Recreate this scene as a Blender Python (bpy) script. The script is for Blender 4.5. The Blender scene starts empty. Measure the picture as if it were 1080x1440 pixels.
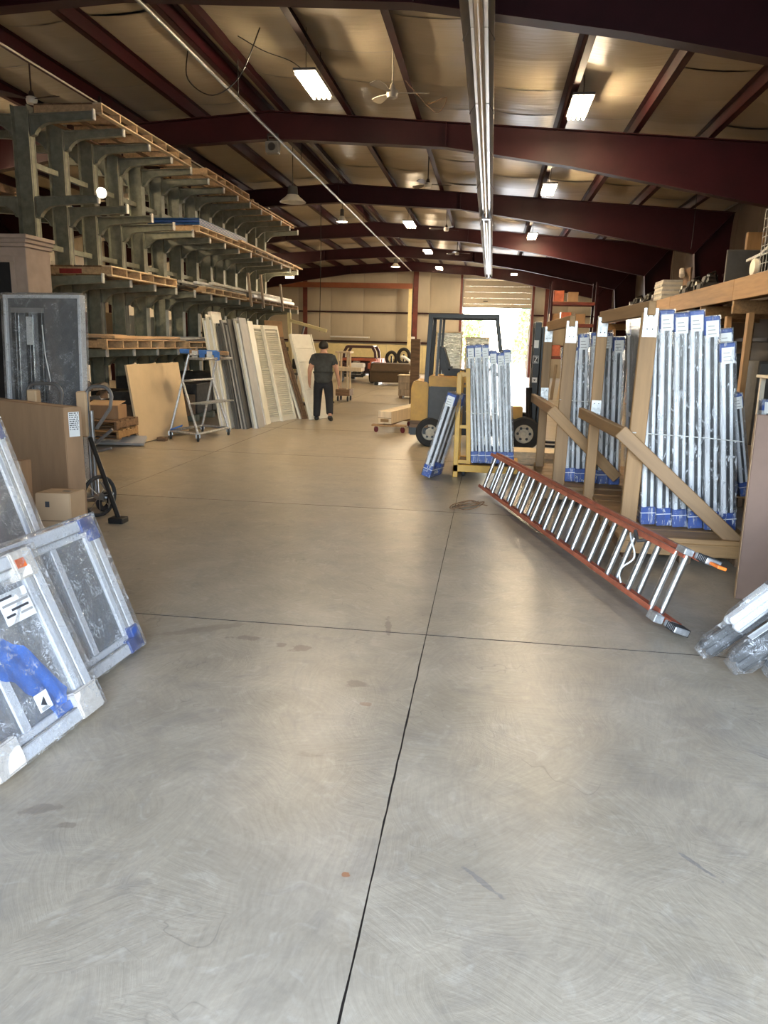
import bpy, bmesh, math, random
from mathutils import Vector, Matrix, Euler
random.seed(7)
scene = bpy.context.scene
COL = scene.collection
PI = math.pi

# ---------------------------------------------------------------- camera, world, exposure
cam_d = bpy.data.cameras.new('camera')
cam = bpy.data.objects.new('camera', cam_d); COL.objects.link(cam)
cam_d.sensor_fit = 'VERTICAL'; cam_d.sensor_height = 36.0
cam_d.lens = 36.0 * 1060.0 / 1440.0
cam_d.clip_start = 0.05; cam_d.clip_end = 400
Rc = Matrix(((0.9900, -0.0530, 0.1290), (0.1382, 0.2144, -0.9669), (0.0236, 0.9753, 0.2196)))
Rc = Rc.to_quaternion().normalized().to_matrix()
cam.matrix_world = Matrix.Translation((0, 0, 1.65)) @ Rc.to_4x4()
scene.camera = cam

world = bpy.data.worlds.new('world'); scene.world = world; world.use_nodes = True
wn = world.node_tree.nodes; wl = world.node_tree.links
bg = wn['Background']
sky = wn.new('ShaderNodeTexSky'); sky.sky_type = 'NISHITA'; sky.sun_disc = False
sky.sun_elevation = math.radians(38); sky.sun_rotation = math.radians(35); sky.altitude = 200; sky.dust_density = 2.0
hsv = wn.new('ShaderNodeHueSaturation'); hsv.inputs['Saturation'].default_value = 0.68
wl.new(sky.outputs[0], hsv.inputs['Color']); wl.new(hsv.outputs[0], bg.inputs[0]); bg.inputs[1].default_value = 2.9

vs = scene.view_settings
vs.view_transform = 'Standard'; vs.look = 'None'; vs.gamma = 1.0; vs.use_curve_mapping = False
vs.exposure = 0.92
LED_L = 165.0            # radiance of a lit lamp tube

scene.cycles.transparent_max_bounces = 24
scene.cycles.max_bounces = 8
scene.cycles.caustics_reflective = False; scene.cycles.caustics_refractive = False
scene.cycles.sample_clamp_indirect = 6.0

def portal(name, loc, rot, sx, sy):
    d = bpy.data.lights.new(name, 'AREA'); d.shape = 'RECTANGLE'; d.size = sx; d.size_y = sy
    d.cycles.is_portal = True
    o = bpy.data.objects.new(name, d); COL.objects.link(o); o.location = loc; o.rotation_euler = rot
    return o
portal('door_portal', (0.16, 42.1, 1.8), (-PI/2, 0, 0), 3.5, 3.6)
portal('door_portal', (0.55, -0.75, 1.75), (PI/2, 0, 0), 4.7, 3.5)

# ---------------------------------------------------------------- mesh helpers
class G:
    def __init__(s): s.v = []; s.f = []; s.mi = []; s.cur = 0
    def add(s, vs, fs):
        b = len(s.v); s.v += [tuple(p) for p in vs]
        for f in fs: s.f.append(tuple(i + b for i in f)); s.mi.append(s.cur)
        return s
    def box(s, c, d, R=None):
        x, y, z = d[0]/2, d[1]/2, d[2]/2
        P = [Vector(p) for p in ((-x,-y,-z),(x,-y,-z),(x,y,-z),(-x,y,-z),(-x,-y,z),(x,-y,z),(x,y,z),(-x,y,z))]
        if R is not None: P = [R @ p for p in P]
        c = Vector(c)
        return s.add([p + c for p in P], [(0,3,2,1),(4,5,6,7),(0,1,5,4),(1,2,6,5),(2,3,7,6),(3,0,4,7)])
    def bb(s, x0, x1, y0, y1, z0, z1):
        return s.box(((x0+x1)/2, (y0+y1)/2, (z0+z1)/2), (x1-x0, y1-y0, z1-z0))
    def bar(s, p, q, w, h, up=(0,0,1)):
        p = Vector(p); q = Vector(q); d = q - p; L = d.length; d.normalize(); u = Vector(up)
        a = d.cross(u)
        if a.length < 1e-5: a = d.cross(Vector((1,0,0)))
        a.normalize(); u = a.cross(d)
        R = Matrix((a, d, u)).transposed()
        return s.box((p+q)/2, (w, L, h), R)
    def cyl(s, p, q, r, n=10, r2=None, cap=True):
        p = Vector(p); q = Vector(q); d = (q-p).normalized()
        a = d.orthogonal().normalized(); b = d.cross(a); r2 = r if r2 is None else r2
        V = []
        for (o, rr) in ((p, r), (q, r2)):
            for i in range(n):
                t = 2*PI*i/n; V.append(o + a*math.cos(t)*rr + b*math.sin(t)*rr)
        F = [(i, (i+1) % n, n+(i+1) % n, n+i) for i in range(n)]
        if cap: F += [tuple(range(n-1, -1, -1)), tuple(range(n, 2*n))]
        return s.add(V, F)
    def tube(s, pts, r, n=8, closed=False):
        pts = [Vector(p) for p in pts]; m = len(pts); V = []
        prev = None
        for i, p in enumerate(pts):
            if closed: d = pts[(i+1) % m] - pts[i-1]
            else: d = pts[min(i+1, m-1)] - pts[max(i-1, 0)]
            d.normalize()
            if prev is None: a = d.orthogonal().normalized()
            else:
                a = prev - d*prev.dot(d)
                a = a.normalized() if a.length > 1e-6 else d.orthogonal().normalized()
            prev = a; b = d.cross(a); rr = r[i] if isinstance(r, (list, tuple)) else r
            for k in range(n):
                t = 2*PI*k/n; V.append(p + a*math.cos(t)*rr + b*math.sin(t)*rr)
        F = []
        for i in range(m if closed else m-1):
            j = (i+1) % m
            for k in range(n): F.append((i*n+k, i*n+(k+1) % n, j*n+(k+1) % n, j*n+k))
        if not closed: F += [tuple(range(n-1, -1, -1)), tuple(range((m-1)*n, m*n))]
        return s.add(V, F)
    def prism(s, poly, w, o=(0,0,0), u=(1,0,0), v=(0,0,1)):
        # polygon in the (u, v) plane, w thick along u x v, centred on it
        u = Vector(u); v = Vector(v); k = u.cross(v).normalized(); o = Vector(o); n = len(poly)
        V = [o + u*a + v*b - k*w/2 for a, b in poly] + [o + u*a + v*b + k*w/2 for a, b in poly]
        F = [tuple(range(n-1, -1, -1)), tuple(range(n, 2*n))] + [(i, (i+1) % n, n+(i+1) % n, n+i) for i in range(n)]
        return s.add(V, F)
    def lathe(s, prof, o=(0,0,0), axis=(0,0,1), n=20):
        ax = Vector(axis).normalized(); a = ax.orthogonal().normalized(); b = ax.cross(a); o = Vector(o); V = []
        for r, h in prof:
            for i in range(n):
                t = 2*PI*i/n; V.append(o + ax*h + (a*math.cos(t) + b*math.sin(t))*max(r, 1e-4))
        F = []
        for j in range(len(prof)-1):
            for i in range(n): F.append((j*n+i, j*n+(i+1) % n, (j+1)*n+(i+1) % n, (j+1)*n+i))
        return s.add(V, F)
    def grid(s, fn, nu, nv):
        V = [fn(i/nu, j/nv) for j in range(nv+1) for i in range(nu+1)]
        F = [(j*(nu+1)+i, j*(nu+1)+i+1, (j+1)*(nu+1)+i+1, (j+1)*(nu+1)+i) for j in range(nv) for i in range(nu)]
        return s.add(V, F)
    def mesh(s, name, mats, bevel=0, smooth=False, seg=1):
        me = bpy.data.meshes.new(name); me.from_pydata(s.v, [], s.f)
        if not isinstance(mats, (list, tuple)): mats = [mats]
        for m in mats: me.materials.append(MAT[m])
        for p, i in zip(me.polygons, s.mi): p.material_index = i
        bm = bmesh.new(); bm.from_mesh(me)
        bmesh.ops.recalc_face_normals(bm, faces=bm.faces)
        if bevel: bmesh.ops.bevel(bm, geom=list(bm.edges), offset=bevel, segments=seg, affect='EDGES', clamp_overlap=True)
        bm.to_mesh(me); bm.free()
        if smooth:
            me.polygons.foreach_set('use_smooth', [True]*len(me.polygons))
            try: me.set_sharp_from_angle(angle=math.radians(38))
            except Exception: pass
        me.update()
        return me
    def build(s, name, mats, parent=None, bevel=0, smooth=False, loc=None, seg=1):
        o = bpy.data.objects.new(name, s.mesh(name, mats, bevel, smooth, seg)); COL.objects.link(o)
        if parent is not None: o.parent = parent
        if loc is not None: o.location = loc
        return o

_pc = {}
def piece(name, size, mat, parent, loc, rot=(0,0,0), ch=None):
    """a small chamfered board sharing its mesh with every other of the same size"""
    key = (name, tuple(round(q, 3) for q in size), mat)
    if key not in _pc:
        _pc[key] = G().box((0,0,0), size).mesh(name, mat, bevel=min(0.004, min(size)*0.2) if ch is None else ch)
    o = bpy.data.objects.new(name, _pc[key]); COL.objects.link(o)
    o.parent = parent; o.location = loc
    if isinstance(rot, Matrix): o.rotation_euler = rot.to_euler()
    else: o.rotation_euler = rot
    return o

def tag(o, label=None, cat=None, group=None, kind=None):
    if label: o['label'] = label
    if cat: o['category'] = cat
    if group: o['group'] = group
    if kind: o['kind'] = kind
    return o
def thing(name, label, cat, loc=(0,0,0), rz=0, group=None, mat4=None):
    o = bpy.data.objects.new(name, None); COL.objects.link(o); o.empty_display_size = 0.1
    if mat4 is not None: o.matrix_world = mat4
    else: o.location = loc; o.rotation_euler = (0, 0, rz) if not isinstance(rz, tuple) else rz
    return tag(o, label, cat, group)
def struct(name, loc=(0,0,0), label=None):
    o = bpy.data.objects.new(name, None); COL.objects.link(o); o.location = loc
    return tag(o, label, None, None, 'structure')
def copy_tree(o, parent=None):
    c = o.copy(); COL.objects.link(c); c.parent = parent
    for ch in list(o.children): copy_tree(ch, c)
    return c
def frame3(origin, xa, za):
    """matrix with local x along xa and local z near za"""
    x = Vector(xa).normalized(); z = Vector(za); y = z.cross(x).normalized(); z = x.cross(y)
    M = Matrix((x, y, z)).transposed().to_4x4(); M.translation = Vector(origin)
    return M

# ---------------------------------------------------------------- materials
MAT = {}
def nodes(m):
    m.use_nodes = True
    return m.node_tree.nodes, m.node_tree.links, m.node_tree.nodes['Principled BSDF']
def M(name, col, rough=0.5, metal=0.0, var=0.18, scale=6.0, stretch=(1,1,1), bump=0.0, bscale=None, rnd=0.0, spec=0.5, dark=None, coord='Object', dist=0.01):
    m = bpy.data.materials.new(name); N, L, b = nodes(m)
    tc = N.new('ShaderNodeTexCoord'); mp = N.new('ShaderNodeMapping'); mp.inputs['Scale'].default_value = stretch
    oi = N.new('ShaderNodeObjectInfo')
    ad = N.new('ShaderNodeVectorMath'); ad.operation = 'ADD'
    mu = N.new('ShaderNodeMath'); mu.operation = 'MULTIPLY'; mu.inputs[1].default_value = 37.0
    L.new(oi.outputs['Random'], mu.inputs[0]); L.new(tc.outputs[coord], ad.inputs[0]); L.new(mu.outputs[0], ad.inputs[1])
    L.new(ad.outputs[0], mp.inputs[0])
    no = N.new('ShaderNodeTexNoise'); no.inputs['Scale'].default_value = scale; no.inputs['Detail'].default_value = 5; no.inputs['Roughness'].default_value = 0.62
    L.new(mp.outputs[0], no.inputs['Vector'])
    rp = N.new('ShaderNodeValToRGB'); e = rp.color_ramp.elements
    d = dark if dark else tuple(c*(1-var*1.6) for c in col)
    l = tuple(min(1, c*(1+var)) for c in col)
    e[0].position = 0.3; e[0].color = (*d, 1); e[1].position = 0.72; e[1].color = (*l, 1)
    L.new(no.outputs['Fac'], rp.inputs[0]); out = rp.outputs[0]
    if rnd:
        hs = N.new('ShaderNodeHueSaturation'); mr = N.new('ShaderNodeMapRange')
        mr.inputs['To Min'].default_value = 1-rnd; mr.inputs['To Max'].default_value = 1+rnd
        L.new(oi.outputs['Random'], mr.inputs[0]); L.new(mr.outputs[0], hs.inputs['Value']); L.new(out, hs.inputs['Color']); out = hs.outputs[0]
    L.new(out, b.inputs['Base Color'])
    b.inputs['Roughness'].default_value = rough; b.inputs['Metallic'].default_value = metal
    b.inputs['Specular IOR Level'].default_value = spec
    if bump:
        bn = N.new('ShaderNodeBump'); bn.inputs['Strength'].default_value = bump; bn.inputs['Distance'].default_value = dist
        if bscale:
            n2 = N.new('ShaderNodeTexNoise'); n2.inputs['Scale'].default_value = bscale; n2.inputs['Detail'].default_value = 4
            L.new(mp.outputs[0], n2.inputs['Vector']); L.new(n2.outputs['Fac'], bn.inputs['Height'])
        else: L.new(no.outputs['Fac'], bn.inputs['Height'])
        L.new(bn.outputs[0], b.inputs['Normal'])
    MAT[name] = m
    return m
def emit(name, col, s):
    m = bpy.data.materials.new(name); N, L, b = nodes(m)
    b.inputs['Base Color'].default_value = (*col, 1); b.inputs['Emission Color'].default_value = (*col, 1); b.inputs['Emission Strength'].default_value = s
    MAT[name] = m
def film(name, tint=(1,1,1), haze=0.10, rough=0.12, bscale=26, bump=0.9, gl=0.85, stretch=(1,1,1), crease=0.0):
    """clear stretch wrap: see-through skin with a crinkled gloss"""
    m = bpy.data.materials.new(name); N, L, b = nodes(m); N.remove(b)
    out = N['Material Output']
    tr = N.new('ShaderNodeBsdfTransparent'); tr.inputs[0].default_value = (*tint, 1)
    di = N.new('ShaderNodeBsdfDiffuse'); di.inputs[0].default_value = (0.8, 0.82, 0.85, 1)
    go = N.new('ShaderNodeBsdfGlossy'); go.inputs['Roughness'].default_value = rough; go.inputs[0].default_value = (gl, gl, gl, 1)
    tc = N.new('ShaderNodeTexCoord'); oi = N.new('ShaderNodeObjectInfo'); ad = N.new('ShaderNodeVectorMath'); ad.operation = 'ADD'
    L.new(tc.outputs['Object'], ad.inputs[0]); L.new(oi.outputs['Random'], ad.inputs[1])
    n1 = N.new('ShaderNodeTexNoise'); n1.inputs['Scale'].default_value = bscale; n1.inputs['Detail'].default_value = 6; n1.inputs['Distortion'].default_value = 1.8
    bn = N.new('ShaderNodeBump'); bn.inputs['Strength'].default_value = bump; bn.inputs['Distance'].default_value = 0.03
    L.new(n1.outputs['Fac'], bn.inputs['Height']); L.new(bn.outputs[0], go.inputs['Normal'])
    mp2 = N.new('ShaderNodeMapping'); mp2.inputs['Scale'].default_value = stretch; L.new(ad.outputs[0], mp2.inputs[0])
    L.new(mp2.outputs[0], n1.inputs['Vector'])
    n3 = N.new('ShaderNodeTexNoise'); n3.inputs['Scale'].default_value = bscale*.45; n3.inputs['Detail'].default_value = 3; n3.inputs['Distortion'].default_value = 2.5; L.new(mp2.outputs[0], n3.inputs['Vector'])
    n4 = N.new('ShaderNodeTexNoise'); n4.inputs['Scale'].default_value = bscale*.25; n4.inputs['Detail'].default_value = 2; L.new(ad.outputs[0], n4.inputs['Vector'])
    s1 = N.new('ShaderNodeMath'); s1.operation = 'SUBTRACT'; s1.inputs[1].default_value = .5; L.new(n3.outputs['Fac'], s1.inputs[0])
    s2 = N.new('ShaderNodeMath'); s2.operation = 'ABSOLUTE'; L.new(s1.outputs[0], s2.inputs[0])
    r1 = N.new('ShaderNodeMapRange'); r1.inputs['From Min'].default_value = .008; r1.inputs['From Max'].default_value = .026; r1.inputs['To Min'].default_value = crease; r1.inputs['To Max'].default_value = 0; L.new(s2.outputs[0], r1.inputs[0])
    r2 = N.new('ShaderNodeMapRange'); r2.inputs['From Min'].default_value = .47; r2.inputs['From Max'].default_value = .56; L.new(n4.outputs['Fac'], r2.inputs[0])
    cr = N.new('ShaderNodeMath'); cr.operation = 'MULTIPLY'; L.new(r1.outputs[0], cr.inputs[0]); L.new(r2.outputs[0], cr.inputs[1])
    hz = N.new('ShaderNodeMath'); hz.operation = 'ADD'; hz.use_clamp = True; hz.inputs[1].default_value = haze; L.new(cr.outputs[0], hz.inputs[0])
    fr = N.new('ShaderNodeFresnel'); fr.inputs['IOR'].default_value = 1.45; L.new(bn.outputs[0], fr.inputs['Normal'])
    cl = N.new('ShaderNodeMapRange'); cl.inputs['To Min'].default_value = 0.0; cl.inputs['To Max'].default_value = 0.6; L.new(fr.outputs[0], cl.inputs[0])
    m1 = N.new('ShaderNodeMixShader'); L.new(hz.outputs[0], m1.inputs[0]); L.new(tr.outputs[0], m1.inputs[1]); L.new(di.outputs[0], m1.inputs[2])
    m2 = N.new('ShaderNodeMixShader'); L.new(cl.outputs[0], m2.inputs[0]); L.new(m1.outputs[0], m2.inputs[1]); L.new(go.outputs[0], m2.inputs[2])
    L.new(m2.outputs[0], out.inputs['Surface'])
    MAT[name] = m

# concrete: trowel swirls, fine scratches and blotches in world space
def concrete(name):
    m = bpy.data.materials.new(name); N, L, b = nodes(m)
    ge = N.new('ShaderNodeNewGeometry'); pos = ge.outputs['Position']
    def noise(scale, detail=5, vec=None, dist=0.0, rough=0.6):
        n = N.new('ShaderNodeTexNoise'); n.inputs['Scale'].default_value = scale; n.inputs['Detail'].default_value = detail
        n.inputs['Distortion'].default_value = dist; n.inputs['Roughness'].default_value = rough
        L.new(vec if vec else pos, n.inputs['Vector']); return n.outputs['Fac']
    def math_(op, a, c):
        n = N.new('ShaderNodeMath'); n.operation = op
        for i, x in enumerate((a, c)):
            if isinstance(x, (int, float)): n.inputs[i].default_value = x
            else: L.new(x, n.inputs[i])
        return n.outputs[0]
    def ramp(x, p0, p1, c0, c1):
        r = N.new('ShaderNodeValToRGB'); e = r.color_ramp.elements
        e[0].position = p0; e[1].position = p1; e[0].color = (c0,)*3+(1,) if isinstance(c0, float) else (*c0, 1); e[1].color = (c1,)*3+(1,) if isinstance(c1, float) else (*c1, 1)
        L.new(x, r.inputs[0]); return r.outputs[0]
    def mix(f, a, c, mode='MIX'):
        n = N.new('ShaderNodeMix'); n.data_type = 'RGBA'; n.blend_type = mode
        for i, x in ((0, f), (6, a), (7, c)):
            if isinstance(x, (int, float)): n.inputs[i].default_value = x
            elif isinstance(x, tuple): n.inputs[i].default_value = (*x, 1)
            else: L.new(x, n.inputs[i])
        return n.outputs[2]
    big = noise(0.55, 4); mid = noise(2.6, 6); fine = noise(55, 4)
    # swirl: stretched noise turned by a slow angle
    def swirl(seed, sc, ang_sc, k):
        of = N.new('ShaderNodeVectorMath'); of.operation = 'ADD'; of.inputs[1].default_value = (seed, seed*1.7, 0); L.new(pos, of.inputs[0])
        vo = N.new('ShaderNodeTexVoronoi'); vo.inputs['Scale'].default_value = ang_sc; L.new(of.outputs[0], vo.inputs['Vector'])
        dl = N.new('ShaderNodeVectorMath'); dl.operation = 'SUBTRACT'; L.new(of.outputs[0], dl.inputs[0]); L.new(vo.outputs['Position'], dl.inputs[1])
        sx = N.new('ShaderNodeSeparateColor'); L.new(vo.outputs['Color'], sx.inputs[0])
        ang = math_('ADD', math_('MULTIPLY', sx.outputs[0], 6.28), math_('MULTIPLY', noise(2.2, 1, of.outputs[0]), k))
        vr = N.new('ShaderNodeVectorRotate'); vr.rotation_type = 'Z_AXIS'; L.new(dl.outputs[0], vr.inputs['Vector']); L.new(ang, vr.inputs['Angle'])
        mp = N.new('ShaderNodeMapping'); mp.inputs['Scale'].default_value = (sc, sc*0.07, 1); L.new(vr.outputs[0], mp.inputs[0])
        return noise(1.0, 5, mp.outputs[0], 0.3)
    s1 = swirl(3.1, 40, 2.2, 1.0); s2 = swirl(11.7, 70, 3.1, 1.4)
    base = ramp(mid, 0.25, 0.75, (0.285, 0.243, 0.183), (0.47, 0.402, 0.303))
    base = mix(ramp(big, 0.35, 0.7, 0.0, 0.55), base, (0.39, 0.315, 0.205))
    base = mix(0.17, base, ramp(s1, 0.36, 0.62, (0.62,)*3, (1.1, 1.1, 1.1)), 'MULTIPLY')
    base = mix(0.20, base, ramp(s2, 0.38, 0.60, (0.6,)*3, (1.1, 1.1, 1.1)), 'MULTIPLY')
    base = mix(0.25, base, ramp(fine, 0.3, 0.7, (0.7,)*3, (1.1, 1.1, 1.1)), 'MULTIPLY')
    bl = noise(4.5, 6, None, 0.8); base = mix(math_('MULTIPLY', ramp(bl, 0.52, 0.70, 0.0, 1.0), 0.38), base, (0.20, 0.178, 0.150))
    lt = noise(9.0, 5, None, 1.2); base = mix(math_('MULTIPLY', ramp(lt, 0.56, 0.70, 0.0, 1.0), 0.30), base, (0.55, 0.49, 0.40))
    # scattered dark scuffs: narrow ridges of two crossed noises
    sc = noise(1.7, 2, None, 2.5); l1 = math_('ABSOLUTE', math_('SUBTRACT', sc, 0.5), 0)
    gate = ramp(noise(2.1, 3), 0.56, 0.62, 0.0, 1.0)
    line = math_('MULTIPLY', ramp(l1, 0.0, 0.006, 1.0, 0.0), gate)
    base = mix(math_('MULTIPLY', line, 0.45), base, (0.10, 0.085, 0.07))
    # single stains: (x, y, rx, ry, turn, depth)
    nz = noise(16, 4)
    for (x, y, rx, ry, tn, dp, c) in STAINS:
        sb = N.new('ShaderNodeVectorMath'); sb.operation = 'SUBTRACT'; sb.inputs[1].default_value = (x, y, 0); L.new(pos, sb.inputs[0])
        mp = N.new('ShaderNodeMapping'); mp.vector_type = 'TEXTURE'; mp.inputs['Rotation'].default_value = (0, 0, tn); mp.inputs['Scale'].default_value = (rx, ry, 1); L.new(sb.outputs[0], mp.inputs[0])
        ln = N.new('ShaderNodeVectorMath'); ln.operation = 'LENGTH'; L.new(mp.outputs[0], ln.inputs[0])
        d = math_('ADD', ln.outputs['Value'], math_('MULTIPLY', math_('SUBTRACT', nz, 0.5), 2.6))
        base = mix(math_('MULTIPLY', ramp(d, 0.75, 1.05, 1.0, 0.0), dp), base, c)
    L.new(base, b.inputs['Base Color'])
    rg = N.new('ShaderNodeMapRange'); rg.inputs['To Min'].default_value = 0.23; rg.inputs['To Max'].default_value = 0.40
    L.new(math_('ADD', math_('MULTIPLY', s1, 0.5), math_('MULTIPLY', mid, 0.5)), rg.inputs[0]); L.new(rg.outputs[0], b.inputs['Roughness'])
    b.inputs['Specular IOR Level'].default_value = 0.5
    bn = N.new('ShaderNodeBump'); bn.inputs['Strength'].default_value = 0.25; bn.inputs['Distance'].default_value = 0.004
    L.new(math_('ADD', math_('MULTIPLY', fine, 0.4), math_('ADD', s1, s2)), bn.inputs['Height']); L.new(bn.outputs[0], b.inputs['Normal'])
    MAT[name] = m
DK = (0.16, 0.12, 0.085)
STAINS = [(-1.29, 3.86, .11, .035, 0.1, .6, DK), (-1.55, 3.95, .30, .05, 0.55, .35, DK), (-0.95, 3.78, .07, .045, 0.3, .75, DK), (-1.06, 3.80, .035, .03, 0, .7, DK),
          (-0.57, 3.40, .065, .04, 0.2, .6, DK), (-0.5, 3.2, .035, .02, 0, .5, (.25, .12, .05)), (-0.52, 4.2, .02, .17, 0.15, .6, DK), (-0.37, 2.05, .014, .012, 0, .9, (.3, .12, .05)),
          (-1.5, 2.2, .07, .03, 0.5, .45, DK), (-1.36, 2.13, .035, .02, 0.3, .45, DK), (-4.7, 8.2, .7, .22, 0.2, .3, DK), (0.05, 2.1, .012, .10, 0.8, .5, (.12,.12,.13)), (0.75, 2.3, .01, .10, 0.7, .5, (.12,.12,.13)), (0.95, 6.2, .35, .2, 0.3, .25, DK)]
concrete('concrete')
M('joint_dark', (0.06, 0.045, 0.033), 0.9)
M('shaded_wall_brown', (0.075, 0.052, 0.04), 0.6, var=0.15, scale=1.0)  # brown wall facing, darkened so the dimness behind the shelf sits in its colour
M('insulation', (0.36, 0.31, 0.228), 0.36, var=0.06, scale=1.2, bump=0.4, bscale=5.0, stretch=(0.25, 1.6, 1), dist=0.03)
M('wall_vinyl', (0.54, 0.47, 0.355), 0.42, var=0.08, scale=1.0, bump=0.25, bscale=3.0, stretch=(1, 1, 0.3), dist=0.03)
M('maroon_steel', (0.030, 0.0045, 0.0065), 0.5, var=0.2, scale=2.0, spec=0.22)
M('red_oxide', (0.16, 0.035, 0.022), 0.45, var=0.25, scale=3.0)
M('orange_beam', (0.30, 0.10, 0.045), 0.4, var=0.15, scale=2.0)
M('green_steel', (0.22, 0.222, 0.168), 0.5, var=0.20, scale=9.0, rnd=0.08, bump=0.05)
M('black_steel', (0.009, 0.009, 0.009), 0.45, var=0.3)
M('grey_steel', (0.28, 0.28, 0.28), 0.38, 0.8, var=0.2)
M('bright_aluminium', (0.50, 0.47, 0.44), 0.30, 1.0, var=0.10, scale=3.0, stretch=(1, 0.2, 1), bump=0.15, bscale=4.0)
M('aluminium', (0.50, 0.495, 0.48), 0.42, 1.0, var=0.15, scale=12)
M('galvanised', (0.50, 0.51, 0.52), 0.45, 0.7, var=0.25, scale=30)
M('pine', (0.33, 0.188, 0.078), 0.6, var=0.16, scale=2.2, stretch=(6, 6, 0.5), rnd=0.16, bump=0.06)
M('pine_y', (0.56, 0.37, 0.20), 0.6, var=0.2, scale=3.0, stretch=(8, 0.6, 8), rnd=0.18, bump=0.06)
M('pine_x', (0.34, 0.195, 0.08), 0.6, var=0.2, scale=3.0, stretch=(0.6, 8, 8), rnd=0.18, bump=0.06)
M('old_wood', (0.19, 0.11, 0.058), 0.7, var=0.3, scale=4.0, stretch=(0.7, 6, 6), rnd=0.2, bump=0.08)
M('pale_wood', (0.70, 0.55, 0.36), 0.6, var=0.12, scale=3.0, stretch=(6, 6, 0.6), rnd=0.1)
M('grey_wood', (0.34, 0.27, 0.20), 0.75, var=0.25, scale=4.0, stretch=(6, 6, 0.7), rnd=0.2)
M('cardboard_dark', (0.17, 0.105, 0.075), 0.75, var=0.10, scale=2.5)
M('cardboard', (0.34, 0.205, 0.11), 0.75, var=0.10, scale=2.5, stretch=(3, 3, 0.6), rnd=0.05)
M('cardboard_light', (0.50, 0.335, 0.19), 0.7, var=0.08, scale=2.0)
M('fibreboard', (0.62, 0.47, 0.29), 0.55, var=0.07, scale=1.5)
M('white_vinyl', (0.82, 0.83, 0.85), 0.35, var=0.03, rnd=0.04)
M('cream_paint', (0.76, 0.72, 0.62), 0.45, var=0.05, rnd=0.06)
M('grey_trim', (0.36, 0.345, 0.33), 0.5, var=0.08, rnd=0.08)
M('dark_grey', (0.085, 0.083, 0.08), 0.5, var=0.15, rnd=0.15)
M('brown_door', (0.10, 0.062, 0.04), 0.5, var=0.15)
M('taupe', (0.36, 0.27, 0.22), 0.55, var=0.1)
M('blue_card', (0.035, 0.085, 0.32), 0.45, var=0.12, scale=14, rnd=0.12)
M('blue_film', (0.05, 0.20, 0.72), 0.3, var=0.2, scale=5)
M('blue_board', (0.02, 0.075, 0.22), 0.5, var=0.12)
M('blue_cloth', (0.05, 0.16, 0.46), 0.7, var=0.25, scale=12)
M('foam_white', (0.84, 0.77, 0.68), 0.6, var=0.06, scale=9, bump=0.3, bscale=30, dist=0.004)
M('paper', (0.82, 0.82, 0.80), 0.6, var=0.03)
M('ink', (0.05, 0.05, 0.055), 0.6, var=0.05)
M('orange_sticker', (0.85, 0.16, 0.03), 0.5, var=0.1)
M('yellow_paint', (0.58, 0.31, 0.02), 0.45, var=0.08, scale=5, dark=(0.44, 0.225, 0.02), bump=0.04)
M('rubber', (0.022, 0.021, 0.02), 0.75, var=0.3)
M('wheel_cream', (0.60, 0.55, 0.44), 0.5, var=0.2)
M('fibreglass_orange', (0.40, 0.11, 0.06), 0.42, var=0.22, scale=10, stretch=(1, 1, 1), bump=0.03)
M('ladder_tip', (0.85, 0.20, 0.03), 0.45)
M('black_plastic', (0.02, 0.02, 0.022), 0.3, var=0.2)
M('grey_panel', (0.06, 0.062, 0.065), 0.5, var=0.15)
M('red_caster', (0.20, 0.02, 0.03), 0.5)
M('steel_box', (0.075, 0.045, 0.02), 0.5, var=0.15)
M('truck_paint', (0.50, 0.13, 0.06), 0.4, var=0.2)
M('truck_dark', (0.06, 0.02, 0.016), 0.4)
M('yellow_wall', (0.80, 0.68, 0.36), 0.6, var=0.06)
M('skin', (0.50, 0.27, 0.18), 0.55, var=0.06)
M('shirt', (0.040, 0.043, 0.043), 0.85, var=0.2, scale=14, bump=0.12, bscale=9)
M('trousers', (0.010, 0.011, 0.016), 0.85, var=0.25, scale=10, bump=0.1, bscale=9)
M('hair', (0.014, 0.011, 0.009), 0.65, var=0.3, scale=40, bump=0.3, bscale=80)
M('leather', (0.013, 0.012, 0.012), 0.5)
M('asphalt', (0.42, 0.40, 0.36), 0.9, var=0.15, scale=2)
M('leaf', (0.30, 0.38, 0.10), 0.6, var=0.3, scale=6, rnd=0.2)
M('roof_metal', (0.30, 0.30, 0.30), 0.5)
M('string', (0.75, 0.74, 0.70), 0.6)
M('red_paint', (0.30, 0.03, 0.025), 0.6, var=0.3)
M('dirty_white', (0.60, 0.59, 0.56), 0.6, var=0.18, scale=8)
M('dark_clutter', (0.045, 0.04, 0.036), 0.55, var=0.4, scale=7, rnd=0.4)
M('fan_white', (0.36, 0.32, 0.25), 0.45, var=0.06)
M('fan_brown', (0.05, 0.032, 0.025), 0.45)
M('enamel', (0.74, 0.70, 0.60), 0.35, var=0.08)
film('wrap', haze=0.03, stretch=(1, 1, .12), crease=.7, bscale=30)
film('wrap_heavy', haze=0.04, rough=0.16, bscale=44, bump=1.0, gl=0.95, crease=.55)
film('glass', tint=(0.85, 0.87, 0.89), haze=0.24, rough=0.02, bscale=1.0, bump=0.0, gl=0.95)
film('mesh_screen', tint=(0.45, 0.46, 0.48), haze=0.16, rough=0.3, bscale=1.0, bump=0.0, gl=0.5)
M('textured_glass', (0.62,0.64,0.58), 0.25, 0.6, var=0.45, scale=9, stretch=(1,1,3), bump=0.8, bscale=14, dist=0.02)
emit('tube_lit', (1.0, 0.78, 0.50), LED_L)
emit('bulb_lit', (1.0, 0.82, 0.58), 40.0)
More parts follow.
